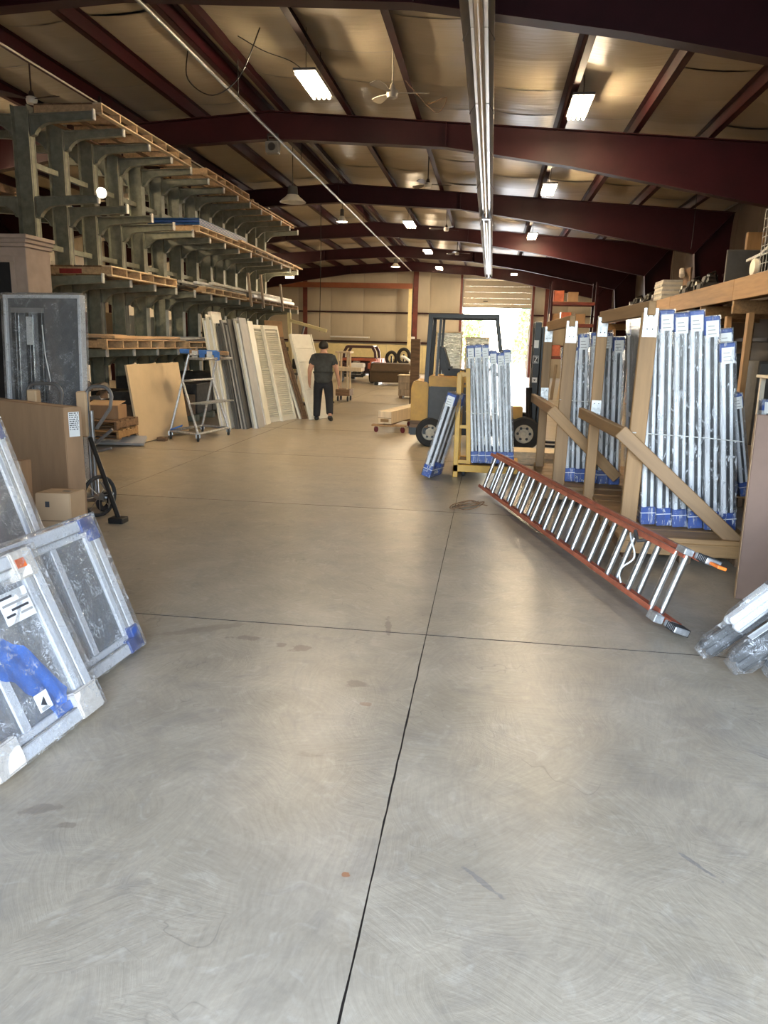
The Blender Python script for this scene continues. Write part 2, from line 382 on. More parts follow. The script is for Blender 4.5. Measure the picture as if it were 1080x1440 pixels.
# ================================================================ the building shell
XR, XL, Y0, YB, RX = 5.85, -14.25, -0.85, 42.0, -4.2
def roof(x): return 5.71 - 0.070*abs(x - RX)          # underside of the purlins

# ---- floor: cast slabs with saw-cut joints
floor = struct('floor', (0, 0, 0), 'worn tan concrete warehouse floor in saw-cut slabs')
G().bb(XL-.2, XR+.2, Y0-.2, YB+.2, -.30, -.010).build('joint_bed', 'joint_dark', floor)
xs = [XL-.1, -11.4, -7.7, -4.0, -.285, 3.4, XR+.1]
ys = [Y0-.1, .8, 4.11, 7.42] + [7.42+3.31*i for i in range(1, 11)] + [YB+.1]
ys = [y for y in ys if y < YB-1] + [YB+.1]
rj = random.Random(3)
def wob(n, amp, rr):
    a = [rr.uniform(-1, 1) for _ in range(n+1)]; a[0] = a[-1] = 0
    return [amp*(.5*a[i] + .25*a[max(i-1, 0)] + .25*a[min(i+1, n)]) for i in range(n+1)]
for i in range(len(xs)-1):
    for j in range(len(ys)-1):
        x0, x1, y0, y1 = xs[i], xs[i+1], ys[j], ys[j+1]
        near = y0 < 8 and x1 > -5 and x0 < 1
        g = .0020 if near else .004; gy = .0055 if near else .007
        n = 60 if near else 1
        rough_edge = near and y0 < 3
        A = {}
        for e in range(4): A[e] = wob(n, (.0050 if rough_edge and e in (1, 3) else .0015) if near else 0, rj)
        pts = []
        for k in range(n): t = k/n; pts.append((x0+g + t*(x1-x0-2*g), y0+gy+A[0][k]))
        for k in range(n): t = k/n; pts.append((x1-g-abs(A[1][k])*.9+A[1][k]*.2, y0+gy + t*(y1-y0-2*gy)))
        for k in range(n): t = k/n; pts.append((x1-g - t*(x1-x0-2*g), y1-gy+A[2][k]))
        for k in range(n): t = k/n; pts.append((x0+g+abs(A[3][k])*.9, y1-gy - t*(y1-y0-2*gy)))
        m = len(pts); gg = G()
        gg.add([(x, y, 0) for x, y in pts], [tuple(range(m))]); gg.cur = 1; gg.add([(x, y, 0) for x, y in pts] + [(x, y, -.05) for x, y in pts], [(a, (a+1) % m, m+(a+1) % m, m+a) for a in range(m)])
        gg.build('slab', ['concrete', 'joint_dark'], floor)
gg = G(); gg.bb(-40, 40, YB+.2, 95, -.12, -.02); gg.bb(-40, 40, -40, Y0-.2, -.12, -.02)
tag(gg.build('outdoor_ground', 'asphalt'), 'pale paved yard outside the open roll-up doors', None, None, 'structure')

# ---- ceiling: insulation blankets draped over purlins, steel deck above
ceil = struct('ceiling', (0, 0, 0), 'sagging cream insulation facing between maroon purlins')
px_r = [RX+.17+1.25*i for i in range(8)] + [XR-.05]
px_l = [RX-.17-1.25*i for i in range(8)] + [XL+.05]
for sgn, xs_ in ((1, [RX]+px_r), (-1, [RX]+px_l)):
    y = Y0
    k = 0
    while y < YB:
        y1 = min(y+1.27, YB); g = G(); rr = random.Random(k*2+sgn)
        sags = [rr.uniform(.03, .065) for _ in xs_]
        # each blanket hangs in a row of shallow bellies, one per purlin bay
        cols = []
        for a in range(len(xs_)-1):
            for q in range(8): t = q/8; cols.append((xs_[a]+t*(xs_[a+1]-xs_[a]), t, sags[a] if abs(xs_[a+1]-xs_[a]) > .5 else 0))
        cols.append((xs_[-1], 0, 0))
        V = []
        nv = 4
        for v in range(nv+1):
            s = v/nv; e = -.018*abs(2*s-1)**6
            for (x, t, sg) in cols: V.append((x, y+.004+s*(y1-y-.008), roof(x)+.215-sg*4*t*(1-t)+(e if sg else 0)))
        nc = len(cols)
        F = [(v*nc+c, v*nc+c+1, (v+1)*nc+c+1, (v+1)*nc+c) for v in range(nv) for c in range(nc-1)]
        g.add(V, F); g.build('insulation_panel', 'insulation', ceil, smooth=True)
        y = y1; k += 1
    g = G()
    xe = XR+.4 if sgn > 0 else XL-.4
    g.prism([(RX, roof(RX)+.30), (xe, roof(xe)+.30), (xe, roof(xe)+.42), (RX, roof(RX)+.42)], YB-Y0+.9, (0, (Y0+YB)/2, 0))
    g.build('roof_deck', 'roof_metal', ceil)
    for x in (px_r if sgn > 0 else px_l)[:-1]:
        g = G(); z = roof(x)
        g.bb(-.004, .004, Y0+.1, YB-.1, 0, .21)
        g.bb(-.004, .095*sgn if sgn > 0 else .004, Y0+.1, YB-.1, 0, .006) if sgn > 0 else g.bb(-.095, .004, Y0+.1, YB-.1, 0, .006)
        g.bb(-.075, .004, Y0+.1, YB-.1, .184, .19) if sgn > 0 else g.bb(-.004, .075, Y0+.1, YB-.1, .184, .19)
        g.build('purlin', 'maroon_steel', ceil, loc=(x, 0, z))

# ---- rigid frames
def rigid_frame(n, Y):
    root = struct('trim_%d' % n, (RX, Y, 0), 'dark maroon tapered steel roof frame')
    B = [(0, 5.24), (3.2, 5.07), (5.4, 4.74), (9.15, 4.02)]
    for s in (1, -1):
        top = [(0, 5.705), (10.02, roof(RX+10.02)-.005)]
        poly = [(s*d, z) for d, z in top] + [(s*10.02, 0), (s*9.62, 0)] + [(s*d, z) for d, z in reversed(B)]
        G().prism(poly, .012).build('web', 'maroon_steel', root)
        g = G()
        for (a, b) in zip(B, B[1:]): g.bar((s*a[0], 0, a[1]), (s*b[0], 0, b[1]), .2, .014)
        g.build('bottom_flange', 'maroon_steel', root)
        G().bar((0, 0, 5.70), (s*10.02, 0, roof(RX+10.02)-.01), .2, .014).build('top_flange', 'maroon_steel', root)
        g = G(); g.bar((s*9.15, 0, 4.02), (s*9.62, 0, 0), .2, .014, (1, 0, 0)); g.build('column_flange', 'maroon_steel', root)
        G().bar((s*9.15, 0, 4.02), (s*9.95, 0, 4.95), .18, .012).build('haunch_stiffener', 'maroon_steel', root)
        for d in (3.2,): G().bb(s*d-.008, s*d+.008, -.09, .09, 5.07, 5.47).build('splice_plate', 'maroon_steel', root)
for n, Y in enumerate((2.35, 8.75, 14.6, 20.95, 27.35, 33.72, 40.1)): rigid_frame(n+1, Y)

# ---- walls
def wall_run(name, p0, p1, inward, zs, top, label, holes=(), step=1.65, mat='wall_vinyl'):
    """insulated wall along p0->p1, with bellied blanket panels between girts (heights zs)"""
    p0 = Vector(p0); p1 = Vector(p1); d = p1-p0; Ln = d.length; d.normalize(); nrm = Vector(inward)
    root = struct(name, (p0.x, p0.y, 0), label)
    zz = [0]+list(zs); cuts = sorted(set([0, Ln]+[h for q in holes for h in q[:2]])); runs = []
    for c0, c1 in zip(cuts, cuts[1:]):
        n = max(1, round((c1-c0)/step)); runs += [(c0+(c1-c0)*i/n, c0+(c1-c0)*(i+1)/n) for i in range(n)]
    for i, (a, b) in enumerate(runs):
        spans = [(0, None)]
        for (h0, h1, hz) in holes:
            if b > h0+.02 and a < h1-.02: spans = [(hz, None)]
        zlo = spans[0][0]
        xa = p0 + d*a; xb = p0 + d*b
        rr = random.Random(i); cut = sorted(set([zlo]+[z for z in zz if z > zlo]))
        lv = []
        zt = min(top(xa), top(xb))
        allc = cut+[zt]
        V = []; nr = 0
        for q in range(len(allc)-1):
            z0, z1 = allc[q], allc[q+1]
            if z1 <= z0+.01: continue
            dp = rr.uniform(.03, .075)
            for t in (0, .12, .3, .5, .7, .88): lv.append((z0+t*(z1-z0), dp*4*t*(1-t)))
        lv.append((zt, 0))
        for (z, bl) in lv:
            for s in (0, .04, .5, .96, 1):
                p = d*(a+.004+s*(b-a-.008)) + nrm*(bl*(1 if .02 < s < .98 else .55)); V.append((p.x, p.y, z))
        F = [(r*5+c, r*5+c+1, (r+1)*5+c+1, (r+1)*5+c) for r in range(len(lv)-1) for c in range(4)]
        G().add(V, F).build('insulation_panel', mat, root, smooth=True)
    # outer siding, pierced at the openings
    segs = []; c = 0
    for (h0, h1, hz) in sorted(holes): segs += [(c, h0, 0), (h0, h1, hz)]; c = h1
    segs.append((c, Ln, 0))
    for (a, b, zlo) in segs:
        m = 8; pts = [(a, zlo), (b, zlo)] + [(b+(a-b)*k/m, top(p0+d*(b+(a-b)*k/m))+.45) for k in range(m+1)]
        G().prism(pts, .06, (-nrm*.10)[:], d[:], (0, 0, 1)).build('siding', 'roof_metal', root)
    for z in zs:
        for (a, b, zlo) in segs:
            if zlo > z: continue
            pa = d*(a+.02) + nrm*.09; pb = d*(b-.02) + nrm*.09
            G().bar((pa.x, pa.y, z), (pb.x, pb.y, z), .16, .075).build('girt', 'maroon_steel', root)
    return root
wtop = lambda p: roof(p.x)+.2
wall_run('wall_right', (XR, Y0, 0), (XR, YB, 0), (-1, 0, 0), (1.9, 3.5), lambda p: roof(XR)+.2, 'brown insulated side wall painted darker for shade behind the loaded shelf', mat='shaded_wall_brown')
wall_run('wall_left', (XL, YB, 0), (XL, Y0, 0), (1, 0, 0), (1.9, 3.5), lambda p: roof(XL)+.2, 'tan insulated side wall behind the green rack')
wb = wall_run('wall_back', (XR, YB, 0), (XL, YB, 0), (0, -1, 0), (1.66, 3.22), wtop, 'tan insulated end wall with maroon girts', holes=((XR-1.91, XR+1.58, 4.9),), step=1.745)
wf = wall_run('wall_front', (XL, Y0, 0), (XR, Y0, 0), (0, 1, 0), (1.9, 3.5), wtop, 'insulated end wall behind the viewer', holes=((-1.8-XL, 2.9-XL, 3.5),))
# end wall posts, pale yellow wainscot sheets and the orange beam
for x, w in ((-10.2, .22), (-4.15, .26), (-1.72, .12), (2.05, .12), (2.75, .2)):
    g = G(); g.bb(-w/2, w/2, -.012, .012, 0, roof(x)); g.bb(-w/2, w/2, -.13, -.118, 0, roof(x)); g.bb(-.008, .008, -.12, 0, 0, roof(x))
    g.build('wall_post', 'red_oxide', wb, loc=(x-XR, -.25, 0))
for i in range(6):
    x0 = -13.6+i*1.98
    piece('wainscot_sheet', (1.96, .02, 1.5), 'yellow_wall', wb, (x0+.98-XR, -.2, .78))
bm_ = thing('steel_beam', 'orange-brown horizontal steel beam spanning high across the far end wall', 'beam', (-8.6, 40.9, 4.42))
g = G(); g.bb(-5.3, 4.35, -.008, .008, 0, .26); g.build('web', 'orange_beam', bm_)
g = G(); g.bb(-5.3, 4.35, -.08, .08, .25, .265); g.build('top_flange', 'orange_beam', bm_)
g = G(); g.bb(-5.3, 4.35, -.08, .08, -.006, .008); g.build('bottom_flange', 'orange_beam', bm_)
g = G(); g.bb(-.09, .09, -.06, .06, -4.42, -.006); g.build('post', 'yellow_wall', bm_, loc=(4.25, 0, 0))
# ---- roll-up door, part open
d1 = struct('door_1', (0, YB-.16, 0), 'part-raised sectional overhead door with daylight under it')
zc = 3.60
for k in range(5):
    hh = .30 if k else .16
    o = G().bb(-1.86, 1.86, -.02, .02, .0008, hh-.0008).build('door_panel', 'wall_vinyl', d1, bevel=.012, loc=(.165, 0, zc)); zc += hh
    if k == 1: G().bb(-.12, .12, -.05, -.02, .12, .16).build('handle', 'black_steel', o, loc=(-.6, 0, 0))
for x in (-1.66, 1.99): G().bb(x-.03, x+.03, -.06, .0, 0, 5.0).build('door_track', 'galvanised', d1)
G().cyl((-1.8, -.12, 5.05), (2.1, -.12, 5.05), .03).build('torsion_bar', 'galvanised', d1)
G().bb(-1.6, 1.95, -.012, .012, -.04, 0).build('bottom_seal', 'black_steel', d1, loc=(0, 0, 3.6))
# hedge seen through the far door
rng = random.Random(5)
for k, (hx, hy, hw, hh) in enumerate(((-1.6, 60, 3.2, 3.6), (2.6, 58, 2.6, 4.4), (6.2, 61, 3.2, 3.8))):
    t = thing('shrub', ('pale sunlit shrub outside, leftmost through the far door', 'tall pale shrub outside the middle of the far door', 'sunlit shrub outside at the right of the far door')[k], 'shrub', (hx, hy, -.02), 0, 'shrubs outside the far door')
    g = G()
    for _ in range(700):
        a = rng.uniform(0, 2*PI); r = rng.random()**.5; zz = rng.random()
        c = Vector((math.cos(a)*r*hw*.5*(1-.5*zz), math.sin(a)*r*hw*.4, .4+zz*(hh-.4)))
        R = Euler((rng.uniform(0, 6), rng.uniform(0, 6), rng.uniform(0, 6))).to_matrix(); s = rng.uniform(.12, .26)
        g.add([c + R @ Vector(q)*s for q in ((-1, 0, 0), (0, -.5, .1), (1, 0, 0), (0, .5, .1))], [(0, 1, 2, 3)])
    o = g.build('foliage', 'leaf', t); tag(o, kind='stuff')
    G().cyl((0, 0, 0), (0, 0, hh*.6), .09, 7, .04).build('trunk', 'old_wood', t)

# ================================================================ services under the roof
# radiant heater: long polished hood with a tube in it, two runs end to end
def heater(y0, y1, z, mat, label, x0=-.28):
    t = thing('radiant_heater', label, 'heater', (x0, y0, z), 0, 'tube heaters under the roof')
    prof = [(-.15, -.02), (-.15, .0), (-.085, .10), (.085, .10), (.15, .0), (.15, -.02)]
    sect = 2.4; y = 0; L = y1-y0; k = 0
    while y < L-.05:
        e = min(L, y+sect+.04); g = G(); m = 1+.02*(k % 2)
        V = [(a*m, yy, b*m) for yy in (y, e) for a, b in prof]
        F = [(i, i+1, 6+i+1, 6+i) for i in range(5)]
        g.add(V, F).build('reflector_hood', mat, t); y += sect; k += 1
    G().cyl((0, .1, .035), (0, L-.1, .035), .048, 14).build('burner_tube', 'bright_aluminium', t, smooth=True)
    y = .4
    while y < L:
        zt = roof(x0)-z
        for s in (-1, 1): G().cyl((s*.085, y, .10), (s*.03, y, zt), .006, 5).build('hanger_rod', 'black_steel', t)
        G().tube([(-.152, y, -.02), (-.15, y, .005), (-.086, y, .105), (.086, y, .105), (.15, y, .005), (.152, y, -.02)], .008, 5).build('hood_bracket', 'grey_steel', t)
        y += 2.4
    G().bb(-.11, .11, L-.02, L+.22, -.02, .13).build('end_box', 'grey_steel', t, bevel=.01)
heater(3.0, 18.9, 4.55, 'bright_aluminium', 'long polished tube heater hung under the roof, nearer run')
heater(19.3, 34.6, 4.52, 'bright_aluminium', 'farther run of polished tube heater hung toward the roll-up door')

def led_panel(x, y, z, lit=True, label='', ln=1.12, power=1.0):
    t = thing('led_panel', label, 'ceiling lamp', (x, y, z), 0, 'four-tube lamps under the roof')
    G().bb(-.16, .16, -ln/2, ln/2, .03, .065).build('housing', 'dark_grey', t, bevel=.004)
    for k in range(4): G().cyl((-.114+k*.076, -ln/2+.02, .0), (-.114+k*.076, ln/2-.02, .0), .019, 8).build('tube', 'tube_lit', t, smooth=True)
    zt = roof(x)-z+.19
    for s in (-1, 1): G().cyl((0, s*ln*.4, .055), (0, s*ln*.4, zt), .005, 5).build('hanger_cable', 'black_steel', t)
    return t
led_panel(-2.72, 11.6, 5.2, label='brightest four-tube lamp left of the heater, nearest of that side')
led_panel(1.14, 12.85, 5.2, label='four-tube lamp right of the heater, nearest of that side')
led_panel(1.10, 18.6, 5.1, label='four-tube lamp right of the heater, second one back')
led_panel(1.14, 34.4, 5.05, label='four-tube lamp right of the heater, just before the far door')
led_panel(.9, 38.6, 5.0, label='short four-tube lamp hanging right in front of the far door', ln=.30)
led_panel(1.12, 26.2, 5.1, label='four-tube lamp right of the heater, third one back')
led_panel(-2.7, 24.5, 5.2, label='four-tube lamp left of the heater, midway down the hall')
led_panel(-2.7, 31.5, 5.2, label='four-tube lamp left of the heater, toward the far wall')
led_panel(-2.7, 38.2, 5.2, label='four-tube lamp left of the heater, closest to the far wall', power=1.3)
led_panel(-9.6, 13.0, 4.9, label='four-tube lamp beyond the green rack, nearer one')
led_panel(-9.6, 22.0, 4.9, label='four-tube lamp beyond the green rack, farther one')
led_panel(-10.2, 32.0, 4.9, label='four-tube lamp above the truck bay at the far left', power=1.3)

def high_bay(x, y, z, lit, label, s=1.0):
    t = thing('high_bay_lamp', label, 'ceiling lamp', (x, y, z), 0, 'bell-shaped lamps')
    G().lathe([(.29*s, 0), (.285*s, .012), (.24*s, .05), (.15*s, .12), (.13*s, .15)], n=22).build('shade', 'enamel', t, smooth=True)
    G().lathe([(.0, .33), (.09*s, .33), (.105*s, .30), (.115*s, .16), (.13*s, .15)], n=18).build('ballast_housing', 'dark_grey', t, smooth=True)
    G().lathe([(0, .02), (.05*s, .03), (.075*s, .07), (.05*s, .12), (0, .13)], n=12).build('bulb', 'bulb_lit' if lit else 'enamel', t, smooth=True)
    G().cyl((0, 0, .33), (0, 0, roof(x)-z+.19), .008, 6).build('stem', 'black_steel', t)
    if lit:
        d = bpy.data.lights.new('lamp_light', 'POINT'); d.energy = 45; d.color = (1, .86, .66); d.shadow_soft_size = .06
        o = bpy.data.objects.new('lamp_light', d); COL.objects.link(o); o.parent = t; o.location = (0, 0, .0)
high_bay(-4.49, 17.2, 4.6, False, 'unlit bell-shaped lamp hanging below the ridge by the rack')
high_bay(-4.25, 21.6, 4.85, True, 'small lit bell lamp on the ridge line, nearer one', .5)
high_bay(-4.3, 34.0, 4.85, True, 'small lit bell lamp on the ridge line near the far wall', .7)

def fan(x, y, z, a0, mat, label, r=.52):
    t = thing('ceiling_fan', label, 'fan', (x, y, z), 0, 'ceiling fans')
    G().lathe([(0, -.06), (.07, -.05), (.085, 0), (.08, .04), (.03, .06), (0, .06)], n=16).build('motor', 'fan_white' if mat == 'fan_white' else 'enamel', t, smooth=True)
    G().cyl((0, 0, .05), (0, 0, roof(x)-z+.19), .012, 8).build('downrod', mat, t)
    G().lathe([(.05, .05), (.03, .12), (.012, .14)], n=12).build('collar', mat, t, smooth=True)
    for k in range(3):
        a = a0+k*2*PI/3; c, s = math.cos(a), math.sin(a); g = G()
        pts = [(.08, .025), (.16, .035), (.3, .075), (r-.06, .085), (r, .05), (r, -.04), (r-.06, -.07), (.3, -.055), (.16, -.03), (.08, -.02)]
        V = [(c*u-s*v, s*u+c*v, .02+v*.22) for u, v in pts] + [(c*u-s*v, s*u+c*v, .012+v*.22) for u, v in pts]
        n = len(pts); g.add(V, [tuple(range(n)), tuple(range(2*n-1, n-1, -1))] + [(i, (i+1) % n, n+(i+1) % n, n+i) for i in range(n)])
        g.build('blade', mat, t)
fan(-7.08, 11.62, 5.09, -.25, 'fan_brown', 'brown-bladed ceiling fan above the near end of the green rack', .5)
fan(-1.58, 11.6, 5.08, .1, 'fan_white', 'white ceiling fan between the near lamps')
fan(-1.58, 17.8, 5.06, .2, 'fan_brown', 'dark ceiling fan behind the second roof frame')
fan(-1.55, 24.3, 5.05, .9, 'fan_brown', 'dark ceiling fan behind the third roof frame')
fan(-1.5, 30.6, 5.05, .3, 'fan_brown', 'small dark ceiling fan behind the fourth roof frame')

t = thing('conduit_pipe', 'long grey pipe running under the ridge to the far wall', 'pipe', (-3.9, 3.0, 5.16))
G().cyl((0, 0, 0), (-.30, 36.5, .02), .026, 10).build('pipe_run', 'grey_steel', t, smooth=True)
for k in range(9): G().cyl((-.033*k, 1+4*k, .0), (-.033*k, 1+4*k, roof(-3.9)-5.16), .006, 5).build('hanger_rod', 'black_steel', t)
t = thing('conduit_pipe', 'thin pipe along the purlin above the green rack', 'pipe', (-6.7, 3.0, 5.42))
G().cyl((0, 0, 0), (0, 20, 0), .014, 8).build('pipe_run', 'cream_paint', t, smooth=True)
for k in range(6): G().bb(-.02, .02, 1+3*k-.02, 1+3*k+.02, 0, .12).build('pipe_clip', 'black_steel', t)
def cable(pts, label, r=.008, mat='black_steel', name='cable'):
    P = [Vector(p) for p in pts]; out = []
    for i in range(len(P)-1):
        p0 = P[max(i-1, 0)]; p1 = P[i]; p2 = P[i+1]; p3 = P[min(i+2, len(P)-1)]
        for k in range(6):
            u = k/6; out.append(.5*((2*p1)+(p2-p0)*u+(2*p0-5*p1+4*p2-p3)*u*u+(3*p1-p0-3*p2+p3)*u**3))
    out.append(P[-1]); o = G().tube(out, r, 6).build(name, mat, None, smooth=True)
    tag(o, label, 'cable'); return o
cable([(-3.95, 10.0, 5.15), (-4.0, 10.1, 4.85), (-3.75, 10.3, 4.72), (-3.45, 10.5, 5.0), (-3.2, 10.6, 5.6)], 'black cable loop hanging from the ridge pipe')
cable([(-3.6, 10.9, 5.62), (-3.3, 11.1, 5.5), (-2.95, 11.3, 5.42), (-2.72, 11.5, 5.27)], 'black cord feeding the bright lamp left of the heater', .006)
cable([(-1.25, 13.6, 5.55), (-1.2, 13.2, 5.4), (-.9, 12.9, 5.4), (-1.1, 13.3, 5.3), (-1.5, 12.4, 5.5)], 'pale cord looped by the white ceiling fan', .006, 'old_wood')
cable([(-4.7, 20.95, 5.25), (-4.7, 20.96, 3.6), (-4.72, 20.95, 1.9)], 'black cord hanging straight down near the end of the rack', .010)
t = thing('unit_heater', 'small grey box speaker clamped under the second roof frame', 'speaker', (-4.1, 14.3, 4.93))
G().bb(-.12, .12, -.08, .08, 0, .2).build('cabinet', 'dark_grey', t, bevel=.012)
G().cyl((0, -.082, .1), (0, -.09, .1), .07, 16).build('speaker_cone', 'black_plastic', t)
g = G(); g.bb(-.10, -.08, -.02, .02, .2, .32); g.bb(.08, .10, -.02, .02, .2, .32); g.bb(-.1, .1, -.03, .03, .29, .33); g.build('bracket', 'black_steel', t)
# ================================================================ cantilever rack on the left
RK = thing('cantilever_rack', 'tall sage-green double-sided cantilever steel rack loaded with pallets', 'storage rack', (-6.9, 11.05, 0))
NC, SP = 14, .90
LV = (4.74, 3.62, 2.50, 1.42)
cg = G(); cg.bb(-.13, -.115, -.08, .08, .12, 4.85); cg.bb(.115, .13, -.08, .08, .12, 4.85); cg.bb(-.12, .12, -.006, .006, .12, 4.85)
col_me = cg.mesh('column', 'green_steel')
bg_ = G(); bg_.bb(-1.1, 1.1, -.07, .07, 0, .13); base_me = bg_.mesh('base_beam', 'green_steel', bevel=.008)
arm_poly = [(.13, 0), (1.10, .025), (1.10, -.085), (.42, -.125), (.34, -.145), (.27, -.19), (.22, -.24), (.20, -.28), (.13, -.30)]
am = G(); am.prism(arm_poly, .012); am.prism([(.13, 0), (1.10, .025), (1.10, .012), (.13, -.013)], .085); am.prism([(1.10, -.085), (.42, -.125), (.34, -.145), (.27, -.19), (.22, -.24), (.20, -.28), (.13, -.30), (.13, -.285), (.19, -.268), (.21, -.232), (.262, -.178), (.335, -.132), (.42, -.112), (1.10, -.072)], .085)
arm_me = am.mesh('arm', 'green_steel')
st = G(); st.bb(1.09, 1.12, -.035, .035, -.09, .055); stop_me = st.mesh('arm_stop', 'dirty_white', bevel=.008)
hl = G()
hl.bb(-.001, .001, -.007, .007, .35, 4.78)
hole_me = hl.mesh('bolt_slot', 'dark_grey')
def lk(name, me, parent, loc, rz=0):
    o = bpy.data.objects.new(name, me); COL.objects.link(o); o.parent = parent; o.location = loc; o.rotation_euler = (0, 0, rz); return o
for i in range(NC):
    c = lk('column', col_me, RK, (0, i*SP, 0)); lk('base_beam', base_me, RK, (0, i*SP, 0))
    if i < 4:
        for s in (-.05, .05): lk('bolt_slot', hole_me, c, (.1315, s, 0)); lk('bolt_slot', hole_me, c, (-.1315, s, 0))
    for z in LV:
        a = lk('arm', arm_me, RK, (0, i*SP, z)); lk('arm_stop', stop_me, a, (0, 0, 0))
        a = lk('arm', arm_me, RK, (0, i*SP, z), PI)
for z in (4.10, 2.97, .55):
    for i in range(NC-1):
        g = G(); g.bb(-.03, .03, .08, SP-.08, -.04, .04); g.build('tie_bar', 'green_steel', RK, loc=(0, i*SP, z))
for i in (3, 8):
    G().bar((0, i*SP+.08, 3.0), (0, (i+1)*SP-.08, 2.1), .05, .03, (1, 0, 0)).build('diagonal_brace', 'green_steel', RK)

def pallet(x0, x1, y0, y1, z, h, ns, label, mat='pine_y', deck='old_wood', edge='pale_wood', group='long pallets on the green rack', nb=None):
    """long pallet: cross stringers seen end-on from the aisle, boards above and below"""
    t = thing('pallet', label, 'pallet', ((x0+x1)/2, (y0+y1)/2, z), 0, group)
    L, W = y1-y0, x1-x0; nb = nb or max(4, round(W/.16)); bw = W/nb
    for k in range(nb): piece('deck_board', (bw*.9, L, .022), edge if k == nb-1 else deck, t, (-W/2+bw*(k+.5), 0, h-.011))
    for k in range(ns): piece('stringer', (W-.01, .035, h-.044), mat, t, (0, -L/2+.02+(L-.04)*k/(ns-1), h/2))
    for k in (0, .5, 1): piece('bottom_board', (.09, L, .022), edge if k == 1 else deck, t, (-W/2+.045+(W-.09)*k, 0, .011))
    return t
pallet(-6.78, -5.72, 11.15, 14.5, 4.755, .155, 7, 'long grey pallet at the near end of the top tier')
pallet(-6.70, -5.72, 15.3, 18.0, 4.765, .15, 6, 'yellowish long pallet midway along the top tier', deck='pine_y', edge='pine_y')
pallet(-6.75, -5.78, 18.3, 22.3, 4.765, .09, 8, 'thin long pallet at the far end of the top tier', deck='pine_y', edge='pine_y')
pallet(-6.75, -5.70, 14.75, 18.1, 3.645, .13, 8, 'long pallet under the blue board stack', deck='old_wood', edge='pale_wood')
pallet(-6.70, -5.72, 18.4, 22.0, 3.645, .11, 8, 'long pallet under the timbers on the second tier', deck='old_wood', edge='grey_wood')
p3a = pallet(-6.78, -5.70, 11.15, 13.6, 2.525, .15, 6, 'red-marked pallet at the near end of the third tier')
G().bb(-.2, .16, -.003, .0, .03, .10).build('red_paint_mark', 'red_paint', p3a, loc=(-.1, -1.228, 0))
pallet(-6.75, -5.70, 15.0, 17.6, 2.525, .13, 6, 'sagging pallet midway along the third tier', deck='old_wood', edge='pale_wood')
pallet(-6.75, -5.74, 17.9, 22.6, 2.525, .10, 9, 'dark pallet at the far end of the third tier', deck='old_wood', edge='old_wood')
pallet(-6.85, -5.68, 10.85, 13.9, 1.445, .15, 7, 'open-sided pallet at the near end of the lowest tier', deck='old_wood', edge='pine_y')
pallet(-6.85, -5.75, 14.2, 18.2, 1.445, .13, 7, 'pallet of grey sheets farther along the lowest tier', deck='old_wood', edge='pine_y')
# cross planks lying on top tier near end
for k, (x, y, w) in enumerate(((-6.3, 11.35, .9), (-6.25, 12.1, .8), (-6.3, 13.2, .85))):
    o = G().box((0, 0, 0), (w, .14, .035)).build('timber_offcut', 'old_wood', None, bevel=.004, loc=(x, y, 4.928))
    tag(o, ('short dark plank across the near end of the top tier', 'second short plank across the top tier pallet', 'third short plank across the top tier pallet')[k], 'plank')
# cap of crooked planks at the far end of the top tier
for k in range(6):
    o = G().box((0, 0, 0), (.9-.05*k, .12, .03)).build('timber_offcut', 'pine_x', None, bevel=.004, loc=(-6.24, 18.5+.42*k, 4.876)); o.rotation_euler.z = .12*math.sin(k*2.1)
    tag(o, 'short pine plank laid across the far end of the top tier', 'plank', 'pine planks on the far top tier')
# blue board stack, second tier
t = thing('board_stack', 'stack of blue-faced boards on the second rack tier', 'board stack', (-6.25, 14.8, 3.778))
for k in range(5): piece('board', (1.06, 2.9, .024), 'blue_board' if k != 2 else 'blue_card', t, (0, 1.45+.02*(k % 2), .013+k*.0265))
for k in range(4): G().bb(.531, .536, .01, 2.88, .026+k*.0265-.003, .026+k*.0265+.003).build('edge_strip', 'dirty_white', t)
# timbers reaching past the far end, second tier
for k in range(7):
    o = G().box((0, 0, 0), (.085, 6.6-.4*(k % 3), .04)).build('long_timber', 'grey_wood' if k % 2 else 'pine_y', None, bevel=.004, loc=(-6.55+.125*k, 21.0-.1*k, 3.782))
    o.rotation_euler.z = .012*(k-3)
    tag(o, 'long thin timber sticking out past the far end of the second tier', 'timber', 'long timbers on the second tier')
# third tier: dark extrusions, white wrapped lengths, upright stakes
for k in range(9):
    o = G().bar((0, 0, 0), (0, 3.2-.2*(k % 3), .02*math.sin(k)), .045, .045).build('dark_extrusion', 'dark_clutter', None, bevel=.004, loc=(-6.62+.09*k, 13.75+.06*k, 2.535+.05*(k % 3)))
    tag(o, 'dark metal length bundled beside the red-marked pallet', 'metal length', 'dark lengths on the third tier')
for k in range(6):
    o = G().bar((0, 0, 0), (0, 3.4+.2*(k % 3), .0), .11, .06).build('wrapped_length', 'dirty_white' if k % 3 else 'white_vinyl', None, bevel=.012, loc=(-6.45+.12*k, 15.1+.12*k, 2.69+.065*(k % 2)))
    tag(o, 'white wrapped moulding length midway along the third tier', 'moulding', 'white mouldings midway on the third tier')
for k in range(7):
    o = G().bar((0, 0, 0), (0, 3.9, .0), .12, .09).build('wrapped_bundle', 'dirty_white' if k % 2 else 'white_vinyl', None, bevel=.02, loc=(-6.5+.11*k, 18.4+.07*(k % 3), 2.675+.095*(k % 2)))
    tag(o, 'white plastic-wrapped bundle at the far end of the third tier', 'moulding', 'white bundles at the far end of the third tier')
